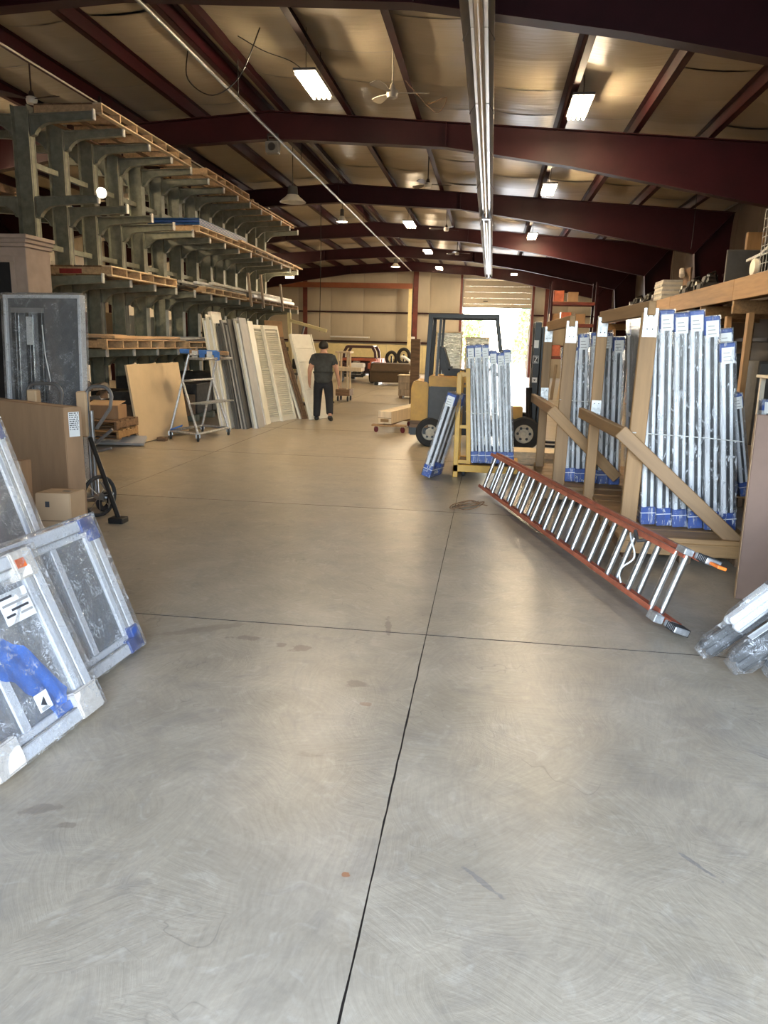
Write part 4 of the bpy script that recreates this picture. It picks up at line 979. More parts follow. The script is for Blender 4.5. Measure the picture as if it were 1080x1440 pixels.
# ================================================================ wrapped window units (seen edge-on in racks)
_unit = {}
def unit(m4, th, d, h, label, group, guard=True, shade='white_vinyl', lab=True):
    key = (round(th, 3), round(d, 3), round(h, 3), guard, shade, lab)
    if key in _unit:
        o = copy_tree(_unit[key]); o.matrix_world = m4; return tag(o, label, 'window unit', group)
    t = thing('wrapped_window_unit', label, 'window unit', mat4=m4, group=group); _unit[key] = t
    e = .018
    g = G()      # ring of the frame in the y-z plane
    for (y0, y1, z0, z1) in ((0, d, 0, .06), (0, d, h-.06, h), (0, .06, .06, h-.06), (d-.06, d, .06, h-.06)):
        g.bb(.004, th*.40, y0, y1, z0, z1); g.bb(th*.66, th-.010, y0+.006, y1, z0, z1)
    g.build('frame', shade, t, bevel=.008)
    g = G(); g.bb(th*.40, th*.66, .012, .05, .02, h-.02); g.bb(th*.40, th*.66, d-.05, d-.012, .02, h-.02); g.build('seam_channel', 'black_plastic', t)
    G().bb(.018, .024, .06, d-.06, .06, h-.06).build('pane', 'mesh_screen', t)
    G().bb(.008, .016, .06, d-.06, h*.5-.02, h*.5+.02).build('check_rail', shade, t, bevel=.003)
    if guard:
        g = G(); g.bb(-.004, th+.004, -.006, .12, -.001, .15); g.bb(-.004, th+.004, d-.12, d+.006, -.001, .15); g.bb(-.002, th+.002, .0, d, -.001, .03)
        g.build('bottom_guard', 'blue_card', t, bevel=.008)
        g = G(); g.bb(-.004, th+.004, -.006, .13, h-.14, h+.004); g.bb(-.004, th+.004, d-.13, d+.006, h-.14, h+.004)
        g.build('top_guard', 'blue_card', t, bevel=.008)
    if lab:
        o = G().bb(0, th*.86, -.0095, -.0065, 0, .125).build('paper_label', 'paper', t, loc=(th*.08, 0, h-.155))
        for k in range(3): G().bb(.012, th*.7-.008*k, -.0105, -.0094, .02+.03*k, .027+.03*k).build('printed_line', 'grey_trim', o)
    G().tube([(-.006, -.008, .10), (th+.006, -.008, .10), (th+.006, d+.008, .10), (-.006, d+.008, .10)], .004, 4, True).build('strap', 'paper', t)
    g = G(); crumple(g, th, h, d, .010, 4, 16, len(_unit)+20, .005); 
    # crumple() builds x-z slabs with y as thickness: same axes here
    g.build('plastic_wrap', 'wrap', t, smooth=True)
    return t
def lean_m(x, y, z, a, yaw=0.0, back=0.0):
    R = Matrix.Rotation(yaw, 4, 'Z') @ Matrix.Rotation(-a, 4, 'Y') @ Matrix.Rotation(-back, 4, 'X')
    return Matrix.Translation((x, y, z)) @ R
ORD = ('first', 'second', 'third', 'fourth', 'fifth', 'sixth', 'seventh', 'eighth', 'ninth')

def timber(name, p, q, w, h, mat, parent, up=(0, 0, 1), bev=.006):
    """one squared timber from p to q as its own mesh, local to the parent"""
    p = Vector(p); q = Vector(q); L = (q-p).length; d = (q-p).normalized(); u = Vector(up); a = d.cross(u)
    if a.length < 1e-4: a = d.cross(Vector((1, 0, 0)))
    a.normalize(); u = a.cross(d)
    o = G().box((0, 0, 0), (w, h, L)).build(name, mat, parent, bevel=bev)
    o.matrix_local = Matrix.Translation((p+q)/2) @ Matrix((a, u, d)).transposed().to_4x4()
    return o
def plate(parent, c, s): 
    o = G().box((0, 0, 0), s).build('steel_plate', 'galvanised', parent, loc=c)
    for k in range(4): G().cyl((.02*(1 if k % 2 else -1), -s[1]/2-.002, .05*(1 if k > 1 else -1)), (.02*(1 if k % 2 else -1), -s[1]/2, .05*(1 if k > 1 else -1)), .006, 6).build('screw', 'black_steel', o)
def timber_stand(N, F, label, zt, zm, brace_to, plat, name='timber_window_stand'):
    t = thing(name, label, 'stand', (N[0], N[1], 0)); o = Vector((N[0], N[1], 0))
    L = lambda p: Vector(p)-o
    Nx, Ny = N; Fx, Fy = F
    timber('post', L((Nx, Ny, plat[4])), L((Nx+.02, Ny, zt)), .13, .05, 'pine', t, (0, 1, 0)); timber('post', L((Fx, Fy, .10)), L((Fx, Fy, zt-.02)), .10, .05, 'pine', t, (0, 1, 0))
    timber('top_rail', L((Nx+.02, Ny-.06, zt+.03)), L((Fx, Fy+.06, zt)), .06, .11, 'pine', t)
    for dz in (0,): timber('middle_rail', L((Nx-.04, Ny-.02, zm-.03)), L((Fx-.06, Fy, zm+.02)), .05, .11, 'pine', t)
    timber('middle_rail', L((Nx-.10, Ny-.03, zm)), L((Fx-.13, Fy+.05, zm+.05)), .05, .10, 'pine', t)
    timber('diagonal_brace', L((Nx-.14, Ny-.07, zm+.03)), L(brace_to), .115, .05, 'pine', t, (0, 1, 0))
    x0, x1, y0, y1, zp = plat
    nb = 7; bw = (y1-y0)/nb
    for k in range(nb): piece('deck_board', (x1-x0, bw*.94, .04), 'pine_x', t, L(((x0+x1)/2, y0+bw*(k+.5), zp-.02)))
    for yy in (y0+.03, (y0+y1)/2, y1-.03): piece('skid', (x1-x0, .05, .10), 'pine_x', t, L(((x0+x1)/2, yy, zp-.09)))
    for xx in (x0+.1, (x0+x1)/2, x1-.1): piece('bearer', (.09, y1-y0-.02, zp-.14), 'old_wood', t, L((xx, (y0+y1)/2, (zp-.14)/2)))
    plate(t, L((Nx+.02, Ny-.034, zt-.08)), (.11, .006, .22)); plate(t, L((Fx, Fy-.034, zt-.09)), (.09, .006, .18)); plate(t, L((Fx-.0, Fy-.034, zm+.10)), (.09, .006, .16))
    return t
timber_stand((1.20, 6.33), (1.04, 7.62), 'nearer pine timber stand with a diagonal brace across its windows', 1.93, .97, (2.10, 6.02, .08), (1.08, 2.12, 5.98, 7.95, .205))
timber_stand((.79, 8.20), (.67, 9.45), 'farther pine timber stand behind the nearer one', 1.88, .98, (1.40, 8.18, .30), (.62, 1.95, 8.08, 9.75, .195))
# nearer stand: eight units leaning left
XB = (1.325, 1.447, 1.570, 1.693, 1.816, 1.939, 2.06)
for k, x in enumerate(XB):
    unit(lean_m(x, 6.40-.02*k+(.45 if k == 6 else 0), .209, .075+.009*k, -.02+.02*math.sin(k*1.9)), .108, .95, (1.70, 1.74, 1.72, 1.74, 1.70, 1.50, 1.62)[k],
         'wrapped white window on the nearer timber stand, %s from its near post' % ORD[k], 'wrapped windows on the nearer timber stand')
# farther stand
for k, x in enumerate((.88, .995, 1.11, 1.225, 1.34)):
    unit(lean_m(x, 8.40-.02*k, .199, .05+.006*math.sin(k*2.3), -.02+.02*math.sin(k*1.9)), .108, .95, (1.44, 1.58, 1.60, 1.60, 1.56)[k], 'wrapped white window on the farther timber stand, %s from its near post' % ORD[k], 'wrapped windows on the farther timber stand')
# units standing farther right by the shelf
pal = thing('pallet', 'low wooden pallet under the windows at the right', 'pallet', (2.75, 9.0, 0), 0)
for k in range(6): piece('deck_board', (1.2, .14, .02), 'pine_x', pal, (0, -.5+.2*k, .11))
for k in (-1, 0, 1): piece('stringer', (.05, 1.15, .10), 'old_wood', pal, (k*.55, 0, .05))
for k, x in enumerate((2.36, 2.48, 2.62, 2.74)):
    unit(lean_m(x, 8.55-.05*k+.3*(k < 2), .122, .20), .10, .8, (1.62, 1.64, 1.60, 1.10)[k], 'wrapped window on the low pallet at right, %s from the timber stand' % ORD[k], 'wrapped windows on the low right pallet')
M7 = frame3((2.86, 8.35, .02), (1, .05, 0), (-.12, .10, 1.1))
t = thing('wrapped_window_unit', 'short wide wrapped window standing face-on at the right edge', 'window unit', mat4=M7)
g = G(); ring(g, 0, .7, 0, 1.14, .05, 0, .07); g.build('frame', 'white_vinyl', t, bevel=.005); G().bb(.05, .65, .03, .036, .05, 1.09).build('pane', 'mesh_screen', t); G().bb(.05, .65, .0, .05, .55, .59).build('check_rail', 'white_vinyl', t)
for x in (0, .58): G().bb(x-.004, x+.124, -.008, .078, 1.03, 1.145).build('top_guard', 'blue_card', t, bevel=.006); G().bb(x-.004, x+.124, -.008, .078, -.004, .12).build('bottom_guard', 'blue_card', t, bevel=.006)
G().bb(.02, .10, -.0115, -.0085, 1.00, 1.12).build('paper_label', 'paper', t)
g = G(); crumple(g, .7, 1.14, .07, .012, 8, 14, 77); g.build('plastic_wrap', 'wrap_heavy', t, smooth=True)
def cord(pts, label, r=.004): 
    o = G().tube(pts, r, 5).build('tie_cord', 'string', None, smooth=True); return tag(o, label, 'cord')
cord([(1.14, 6.28, .99), (1.32, 6.37, .975), (1.50, 6.36, .97), (1.75, 6.31, .965), (2.02, 6.27, .95)], 'thin white cord tied across the nearer stand of windows')
cord([(.74, 8.15, 1.11), (.85, 8.34, 1.09), (1.0, 8.34, 1.085), (1.14, 8.32, 1.08)], 'thin white cord tied across the farther stand of windows')

# ================================================================ yellow window cart
t = thing('window_cart', 'scuffed yellow steel cart carrying wrapped windows', 'cart', (-.37, 9.52, 0))
Y = 'yellow_paint'
G().bb(-.03, .03, -.03, .03, .0, 1.30).build('front_post', Y, t, bevel=.004)
G().bar((.16, .02, .17), (.10, .02, 1.36), .055, .055, (0, 1, 0)).build('back_post', Y, t, bevel=.004)
G().bb(-.03, .03, .75, .81, .0, 1.30).build('front_post', Y, t, bevel=.004)
G().bar((.16, .78, .17), (.10, .78, 1.36), .055, .055, (0, 1, 0)).build('back_post', Y, t, bevel=.004)
G().bb(-.03, .80, -.03, .03, .07, .16).build('base_rail', Y, t, bevel=.004); G().bb(-.03, .80, .75, .81, .07, .16).build('base_rail', Y, t, bevel=.004)
G().bb(.74, .80, .03, .75, .07, .16).build('side_rail', Y, t, bevel=.004); G().bb(-.03, .03, .03, .75, .07, .16).build('side_rail', Y, t, bevel=.004)
G().bb(.03, .74, .03, .75, .12, .15).build('deck', 'old_wood', t)
G().bb(-.02, .13, -.02, .02, 1.26, 1.31).build('top_link', Y, t); G().bb(.08, .12, .0, .8, 1.30, 1.35).build('top_rail', Y, t)
G().bb(.0, .14, -.015, .015, .62, .66).build('cross_link', Y, t); G().bb(.0, .16, -.015, .015, .18, .22).build('cross_link', Y, t)
for x in (.1, .68):
    for y in (.08, .70):
        G().lathe([(.02, -.02), (.06, -.02), (.065, 0), (.06, .02), (.02, .02)], (x, y, .066), (1, 0, 0), 16).build('caster', 'rubber', t, smooth=True)
for k, (x, hh) in enumerate(((-.175, 1.46), (-.085, 1.47), (.005, 1.47), (.10, 1.40), (.19, 1.38), (.27, 1.42))):
    unit(lean_m(x, 9.58+.01*k, .175, .085, -.0), .088, .62, hh, 'wrapped window on the yellow cart, %s from its posts' % ORD[k], 'wrapped windows on the yellow cart')
cord([(-.28, 9.56, .83), (-.15, 9.55, .80), (0, 9.56, .82), (.12, 9.555, .815)], 'white cord looped round the windows on the yellow cart')
Mx = frame3((-.78, 9.28, .045), (1, -.28, -.29), (.30, -.02, 1.03))
unit(Mx, .11, .45, 1.07, 'single narrow wrapped window leaning on the yellow cart post', None)

# ================================================================ extension ladder lying on its side
P0 = Vector((1.17, 4.40, .0)); P1 = Vector((.02, 8.45, .0)); dd = (P1-P0).normalized(); uu = (Vector((.150, .02, .43)))
uu = (uu-dd*uu.dot(dd)).normalized(); nn = dd.cross(uu)
Lm = Matrix((uu, nn, dd)).transposed().to_4x4(); Lm.translation = P0+Vector((0, 0, .045))
LL = (P1-P0).length
t = thing('extension_ladder', 'orange fibreglass extension ladder with grey rungs lying on its side', 'ladder', mat4=Lm)
W_ = .44
def rail(x, y, z0, z1, s):
    g = G(); g.bb(x-.004, x+.004, y-.04, y+.04, z0, z1); g.bb(min(x, x+s*.028), max(x, x+s*.028), y-.04, y-.032, z0, z1); g.bb(min(x, x+s*.028), max(x, x+s*.028), y+.032, y+.04, z0, z1)
    g.build('rail', 'fibreglass_orange', t)
rail(0, 0, .02, LL, 1); rail(W_, 0, .02, LL, -1)
rail(.022, -.075, .16, LL-.05, 1); rail(W_-.022, -.075, .16, LL-.05, -1)
n = 13
for k in range(n):
    z = .20+k*(LL-.35)/(n-1)
    G().cyl((.004, 0, z), (W_-.004, 0, z), .0205, 10).build('rung', 'aluminium', t, smooth=True)
    G().cyl((.026, -.075, z+.01), (W_-.026, -.075, z+.01), .0205, 10).build('rung', 'aluminium', t, smooth=True)
for x in (0, W_):
    o = G().bb(x-.02, x+.02, -.05, .05, -.07, .06).build('shoe', 'galvanised', t, bevel=.006)
    for k in range(6): G().bb(x-.022, x+.022, -.052, .052, -.065+.016*k, -.058+.016*k).build('tread_rib', 'rubber', o)
G().bb(W_-.02, W_+.02, -.12, -.06, .05, .15).build('guide_bracket', 'galvanised', t, bevel=.004); G().bb(-.02, .03, -.12, -.06, .05, .15).build('guide_bracket', 'galvanised', t, bevel=.004)
G().bb(W_-.014, W_+.004, -.03, .03, -.16, -.07).build('rail_tip', 'ladder_tip', t, bevel=.004)
g = G(); g.tube([(.06+.32*u, -.11-.012*math.sin(u*9), .58+.05*math.sin(u*7)+.10*u*u) for u in [q/18 for q in range(19)]], .006, 6); g.build('pull_rope', 'string', t)
g = G(); g.tube([(.40, -.09, .50), (.36, -.13, .56), (.41, -.14, .62), (.37, -.10, .66)], .012, 6); g.build('rope_knot', 'dark_clutter', t)
# cord heap at the ladder's far end
pts = []; rr = random.Random(2)
for k in range(30): a = k*.9; pts.append((-.12+.14*math.cos(a)+rr.uniform(-.03, .03)-.003*k, 7.75+.20*math.sin(a*1.1)+rr.uniform(-.05, .05), .008+.003*(k % 4)))
cable(pts, 'tangle of brown cord on the floor by the ladder end', .005, 'old_wood', 'cord_tangle')

# ================================================================ right foreground: cardboard and wrapped rolls
t = thing('flat_carton', 'tall brown carton leaning at the right edge behind the ladder', 'carton', mat4=frame3((1.74, 5.18, 0.0), (1, -.18, 0), (.13, .06, 1)))
G().bb(0, .9, 0, .075, 0, 1.25).build('body', 'cardboard_dark', t, bevel=.006); G().bb(-.002, .0, .004, .071, .0, 1.25).build('cut_edge', 'cardboard_light', t)
def roll(p, q, rx, rz, label, core='dark_grey', k=0):
    p = Vector(p); q = Vector(q); d = (q-p); L = d.length
    m4 = frame3(p, d.cross(Vector((0, 0, 1))), d)
    t = thing('wrapped_bundle', label, 'bundle', mat4=m4, group='plastic-wrapped bundles at the right edge')
    rr = random.Random(k)
    n = 5
    for i in range(n):
        a = 2*PI*i/n; x, y = rx*.52*math.cos(a), rz*.52*math.sin(a)
        G().bb(x-rx*.34, x+rx*.34, y-rz*.34, y+rz*.34, .02+.01*(i % 3), L).build('extrusion', core, t, bevel=.012)
    G().bb(-rx*.5, rx*.2, -rz*1.02, -rz*.97, .16, .30).build('paper_label', 'paper', t)
    g = G(); nu, nv = 16, 14
    def f(u, v):
        a = 2*PI*u; e = 1+.10*math.sin(5*a+k)+.04*rr.uniform(-1, 1); s = min(1, .55+v*6) if v < .08 else 1
        return (rx*1.12*e*s*math.cos(a), rz*1.12*e*s*math.sin(a), -.01+v*L)
    V = [f(i/nu, j/nv) for j in range(nv+1) for i in range(nu)]
    g.add(V, [(j*nu+i, j*nu+(i+1) % nu, (j+1)*nu+(i+1) % nu, (j+1)*nu+i) for j in range(nv) for i in range(nu)] + [tuple(range(nu))])
    g.build('plastic_wrap', 'wrap_heavy', t, smooth=True)
roll((1.20, 3.98, .065), (2.0, 4.12, .72), .060, .060, 'black bundle in clear wrap, leftmost on the floor at right', k=1)
roll((1.30, 3.80, .075), (2.1, 3.94, .72), .068, .068, 'black bundle in clear wrap, second from the ladder', k=2)
roll((1.46, 3.74, .075), (2.2, 3.86, .70), .066, .066, 'black bundle in clear wrap at the bottom right corner', k=3)
roll((1.30, 3.93, .23), (2.1, 4.12, .90), .065, .062, 'pale wrapped bundle lying over the black bundles', 'white_vinyl', 4)
roll((1.50, 3.86, .30), (2.2, 4.00, .92), .062, .062, 'second pale wrapped bundle over the black bundles at the edge', 'white_vinyl', 5)

# ================================================================ forklift
fk = thing('forklift', 'yellow and black forklift parked sideways behind the window cart', 'forklift', (-.35, 12.75, 0))
def fp(name, x0, x1, y0, y1, z0, z1, mat, bev=.02, seg=2): return G().bb(x0, x1, y0, y1, z0, z1).build(name, mat, fk, bevel=bev, seg=seg)
g = G(); g.prism([(-.90, .22), (-.62, .22), (-.62, 1.04), (-.86, 1.06), (-.90, .95)], .94); g.build('counterweight', Y, fk, bevel=.02, seg=2)
fp('chassis', -.62, .70, -.44, .44, .20, .42, 'black_steel'); fp('side_panel', -.60, .28, -.46, -.43, .40, .98, 'grey_panel', .012)
fp('side_panel', -.60, .28, .43, .46, .40, .98, 'grey_panel', .012); fp('hood', -.62, .10, -.42, .42, .40, 1.00, 'grey_panel')
fp('hood_top', -.62, .16, -.45, .45, .96, 1.14, Y, .015); fp('floor_plate', .10, .62, -.42, .42, .42, .47, 'black_steel', .008)
fp('dashboard', .55, .66, -.40, .40, .45, 1.12, Y, .015); fp('lower_band', -.92, -.55, -.475, .475, .18, .34, 'black_steel', .02)
fp('dent_strip', -.905, -.60, -.478, -.470, .30, .42, 'old_wood', .004)
G().prism([(-.42, 1.14), (.02, 1.14), (.02, 1.24), (-.30, 1.26), (-.42, 1.62), (-.52, 1.60)], .46).build('seat', 'leather', fk, bevel=.03, seg=2)
o = G().tube([(.36+.10*math.cos(a)*.5, .16*math.sin(a), 1.30+.14*math.cos(a)) for a in [2*PI*k/20 for k in range(20)]], .012, 6, True).build('steering_wheel', 'black_plastic', fk, smooth=True)
G().cyl((.36, 0, 1.30), (.58, 0, 1.05), .02, 8).build('steering_column', 'black_plastic', fk)
for y in (-.40, .40):
    G().bar((-.68, y, .42), (-.62, y, 2.08), .075, .075, (0, 1, 0)).build('guard_post', 'black_steel', fk, bevel=.006)
    G().bar((.60, y, .95), (.42, y, 2.08), .06, .06, (0, 1, 0)).build('guard_post', 'black_steel', fk, bevel=.006)
    G().bar((-.66, y, 2.08), (.46, y, 2.08), .07, .07).build('guard_side', 'black_steel', fk, bevel=.006)
    G().bar((-.50, y, 1.14), (-.46, y, 2.05), .04, .04, (0, 1, 0)).build('guard_stay', 'black_steel', fk)
for k in range(7): G().bar((-.60+.165*k, -.40, 2.09), (-.60+.165*k, .40, 2.09), .03, .03).build('guard_bar', 'black_steel', fk)
def wheel(x, y, r, w):
    o = G().lathe([(r*.55, -w/2), (r*.93, -w/2), (r, -w*.32), (r, w*.32), (r*.93, w/2), (r*.55, w/2)], (x, y, r), (0, 1, 0), 28).build('tyre', 'rubber', fk, smooth=True)
    G().lathe([(0, -w*.36), (r*.3, -w*.36), (r*.34, -w*.24), (r*.50, -w*.30), (r*.57, -w*.44), (r*.57, w*.44), (r*.4, w*.3), (0, w*.3)], (x, y, r), (0, 1, 0), 24).build('rim', 'wheel_cream', o, smooth=True)
    for k in range(6):
        a = 2*PI*k/6; cx, cz = x+r*.36*math.cos(a), r+r*.36*math.sin(a)
        G().cyl((cx, y-w*.36, cz), (cx, y-w*.24, cz), r*.085, 8).build('rim_hole', 'black_steel', o)
    G().lathe([(0, -w*.44), (r*.13, -w*.44), (r*.16, -w*.34)], (x, y, r), (0, 1, 0), 14).build('hub_cap', 'wheel_cream', o)
for y in (-.42, .42): wheel(-.57, y, .235, .16); wheel(.94, y, .27, .19)
fp('front_axle', .60, .98, -.36, .36, .20, .36, 'black_steel')
fp('front_fender', .62, .90, -.46, -.30, .50, .70, Y, .015)
for y in (-.28, .28):
    G().bb(1.02, 1.12, y-.045, y+.045, .06, 2.02).build('mast_rail', 'black_steel', fk, bevel=.006); G().bb(1.13, 1.20, y-.035, y+.035, .08, 1.95).build('inner_rail', 'black_steel', fk, bevel=.005)
for z in (.5, 1.25, 1.98): G().bb(1.03, 1.11, -.28, .28, z-.05, z+.05).build('mast_crosshead', 'black_steel', fk, bevel=.006)
G().cyl((1.07, 0, .2), (1.07, 0, 1.5), .045, 12).build('lift_cylinder', 'grey_steel', fk, smooth=True)
for y in (-.08, .08): G().bb(1.10, 1.115, y-.012, y+.012, .3, 1.9).build('lift_chain', 'grey_steel', fk)
G().bb(1.20, 1.25, -.42, .42, .30, .38).build('carriage_bar', 'black_steel', fk); G().bb(1.20, 1.25, -.42, .42, .55, .63).build('carriage_bar', 'black_steel', fk)
for y in (-.26, .26): G().prism([(1.25, .62), (1.29, .62), (1.29, .09), (2.15, .06), (2.15, .045), (1.25, .045)], .10, (0, y, 0)).build('fork', 'black_steel', fk, bevel=.004)
g = G(); g.cyl((.98, -.36, 1.0), (1.02, -.36, .4), .05, 8); g.build('tilt_cylinder', 'black_steel', fk)
# two small marker plates on the mast: a letter and an arrow head
o = G().bb(1.015, 1.105, -.329, -.3255, 1.38, 1.50).build('marker_plate', 'paper', fk); o2 = G().bb(1.022, 1.098, -.3315, -.329, 1.387, 1.493).build('plate_face', 'ink', o)
g = G(); g.bb(1.035, 1.085, -.334, -.3315, 1.475, 1.485); g.bb(1.035, 1.085, -.334, -.3315, 1.397, 1.407); g.bar((1.080, -.333, 1.478), (1.040, -.333, 1.402), .0025, .012, (1, 0, 0)); g.build('letter_z', 'paper', o)
o = G().bb(1.02, 1.10, -.329, -.3255, 1.08, 1.16).build('marker_plate', 'paper', fk); G().prism([(1.04, 1.13), (1.08, 1.13), (1.06, 1.10)], .003, (0, -.331, 0)).build('printed_arrow', 'ink', o)
G().bb(1.02, 1.09, -.329, -.3255, 1.62, 1.74).build('reflector_tag', 'paper', fk)
o = G().bb(-.40, .20, -.4535, -.4505, 1.0, 1.08).build('faded_decal', 'yellow_paint', fk)
for k in range(4): G().bb(-.12+.035*k, -.095+.035*k, -.456, -.4535, 1.02, 1.045).build('printed_letter', 'ink', o)
# pallets of thin laths beside the forklift
t = thing('lath_stack', 'stack of pale thin laths on the floor behind the window cart', 'lath stack', (.75, 11.0, 0))
for k in range(11): piece('lath', (.80, .5, .014), 'pale_wood', t, (.006*((k*7) % 5), .006*((k*3) % 4), .012+.0165*k))
# timber on a dolly
t = thing('timber_dolly', 'low wooden dolly with dark red casters', 'dolly', (-1.78, 14.25, 0), .0)
for y in (-.25, .9): timber('cross_board', (-.36, y, .135), (.30, y, .135), .16, .035, 'pine_x', t)
timber('long_board', (-.05, -.3, .16), (.10, 1.1, .16), .2, .02, 'old_wood', t)
for (x, y) in ((-.28, -.25), (.22, -.25), (-.28, .9), (.22, .9)):
    o = G().lathe([(.015, -.02), (.05, -.02), (.057, -.008), (.057, .008), (.05, .02), (.015, .02)], (x, y, .058), (.8, .6, 0), 16).build('caster', 'red_caster', t, smooth=True); G().bb(x-.03, x+.03, y-.03, y+.03, .108, .118).build('caster_plate', 'grey_steel', o)
tt = thing('boxed_timber', 'long square plywood-boxed timber resting on the dolly', 'timber', mat4=frame3((-2.02, 13.95, .172), (.98, -.2, 0), (0, 0, 1)))
G().bb(0, .26, 0, 2.6, 0, .23).build('timber', 'pale_wood', tt, bevel=.006); G().bb(-.001, .261, -.004, .0, .10, .108).build('end_joint', 'old_wood', tt); G().bb(.05, .21, -.003, 0, .03, .09).build('end_stain', 'pine_x', tt)
# plywood crate with its white hose, farther back
t = thing('plywood_crate', 'weathered plywood crate on skids left of the forklift', 'crate', (-2.42, 23.2, 0))
for k in range(3): G().bb(-.30, .30, -.3, .3, .08+.2*k, .275+.2*k).build('side_board', 'grey_wood', t, bevel=.006)
G().bb(-.33, .33, -.33, .33, .68, .705).build('lid', 'pale_wood', t, bevel=.004)
for x in (-.22, .22): G().bb(x-.05, x+.05, -.3, .3, 0, .08).build('skid', 'old_wood', t)
o = G().tube([(-2.75, 23.9, 1.22), (-2.62, 23.7, 1.20), (-2.42, 23.5, 1.08), (-2.36, 23.3, .90), (-2.40, 23.2, .74)], .045, 10).build('white_hose', 'white_vinyl', None, smooth=True); tag(o, 'white curved hose rising from the plywood crate', 'hose')
# tall timber and glass sheets behind the forklift
t = thing('timber_post', 'tall brown timber post standing just left of the forklift', 'post', (-1.95, 20.0, 0)); G().bb(-.12, .12, -.06, .06, 0, 1.75).build('post', 'old_wood', t, bevel=.006); G().bb(-.15, .15, -.2, .2, 0, .03).build('foot', 'old_wood', t)
for k, (x0, x1, z1, lab) in enumerate(((-1.28, -.66, 1.93, 'silvery textured glass sheet standing behind the forklift, left one'), (-.60, -.05, 1.82, 'pale textured glass sheet standing behind the forklift, right one'))):
    t = thing('glass_sheet', lab, 'glass sheet', mat4=frame3((x0, 17.8, 0), (1, 0, 0), (0, .06, 1)))
    g = G(); ring(g, 0, x1-x0, 0, z1, .03, 0, .04); g.build('frame', 'pale_wood', t)
    G().bb(.03, x1-x0-.03, .012, .022, .03, z1-.03).build('pane', 'textured_glass', t)
# ================================================================ timber shelf along the right wall
sh = thing('timber_shelf', 'long heavy timber storage shelf along the right wall', 'shelf', (3.9, 9.0, 0)); SY1 = 21.0
yy = 0.0
k = 0
while yy < SY1-.1:                       # edge beam in lengths butted end to end
    e = min(SY1, yy+4.6); timber('edge_beam', (.03, yy+.004, 2.63), (.03, e-.004, 2.63), .06, .34, 'pine', sh); yy = e; k += 1
for k in range(11):
    y = .6+2.0*k
    if k % 2 == 1 or k < 5: timber('cross_beam', (.02, y, 2.36), (1.75, y, 2.36), .09, .22, 'pine_x', sh)
for k in range(26): piece('deck_board', (1.72, .78, .03), 'old_wood', sh, (.92, .42+.8*k, 2.787))
for (x, y) in ((.18, 4.15), (.28, 5.65), (.18, 8.6), (.18, 11.4), (.18, 14.6), (.18, 18.0), (1.6, 4.15), (1.6, 8.6), (1.6, 11.4), (1.6, 14.6), (1.6, 18.0), (1.6, 1.0)):
    timber('post', (x, y, 0), (x, y, 2.25), .09, .14, 'old_wood' if x > 1 else 'pine', sh, (0, 1, 0))
ZS = 2.804
def on_shelf(name, label, cat, x, y, build, rz=0, group='goods on the right shelf'):
    t = thing(name, label, cat, (x, y, ZS), rz, group); build(t); return t
on_shelf('drywall_sheet', 'dark flat panel standing upright on the right shelf', 'panel', 4.12, 15.0, lambda t: (G().bb(0, .75, -.03, .03, 0, .62).build('slab', 'dark_grey', t, bevel=.008), G().bb(.02, .73, -.034, -.03, .02, .60).build('face', 'grey_panel', t)))
on_shelf('timber_block', 'upright pale timber offcut on the right shelf behind the dark panel', 'timber', 4.75, 15.6, lambda t: (timber('block', (0, 0, 0), (0, 0, 1.0), .12, .3, 'pine', t), timber('cleat', (0, -.08, .55), (0, .4, .55), .03, .06, 'old_wood', t)))
def wstack(t):
    for k in range(9): piece('panel', (.62, .9, .05), 'cream_paint' if k % 2 else 'dirty_white', t, (.31+.01*(k % 3), .45, .026+.0525*k))
on_shelf('panel_stack', 'stack of cream panels on the right shelf edge', 'panel stack', 3.98, 19.6, wstack)
def junk(seed):
    def f(t):
        rr = random.Random(seed)
        G().bb(0, .5, -.3, .3, 0, .16).build('casting', 'dark_clutter', t, bevel=.03, seg=2)
        G().cyl((.1, -.2, .22), (.4, .25, .24), .07, 12).build('drum', 'grey_steel', t, smooth=True)
        G().tube([(.05, -.3, .1), (.1, -.35, .3), (.3, -.1, .38), (.45, .2, .2)], .02, 8).build('hose', 'rubber', t, smooth=True)
        G().lathe([(0, -.05), (.09, -.05), (.1, 0), (.09, .05), (0, .05)], (.05, .1, .12), (1, 0, 0), 14).build('pulley', 'aluminium', t, smooth=True)
        G().bar((.1, -.4, .28), (.45, .35, .34), .06, .04).build('bracket', 'dirty_white' if seed % 2 else 'galvanised', t, bevel=.006)
    return f
for k, (y, lab) in enumerate(((16.6, 'pile of dark machine parts on the shelf left of the dark panel'), (17.8, 'machine parts with a pale bar on the shelf beside the cream panels'), (22.5, 'dark machine parts on the far stretch of the right shelf'), (24.2, 'machine parts and hose farthest along the right shelf'), (20.9, 'machine parts just past the cream panels on the shelf'))):
    on_shelf('machine_parts', lab, 'machine parts', 4.05, y, junk(k))
def gear(t):
    G().tube([(.45, .2+.32*math.cos(a), .34+.32*math.sin(a)) for a in [2*PI*k/24 for k in range(24)]], .07, 10, True).build('tyre', 'rubber', t, smooth=True)
    G().lathe([(0, -.05), (.13, -.05), (.15, -.02), (.15, .03), (0, .03)], (.15, -.1, .17), (1, 0, 0), 18).build('hub', 'enamel', t, smooth=True)
    G().bar((.1, -.6, .34), (.2, .5, .34), .05, .04).build('axle_bar', 'galvanised', t); G().bar((.3, -.9, .62), (.4, .4, .45), .08, .05).build('frame_rail', 'grey_steel', t)
on_shelf('axle_assembly', 'wheel and axle parts on the shelf right of the dark panel', 'machine parts', 4.02, 13.6, gear)
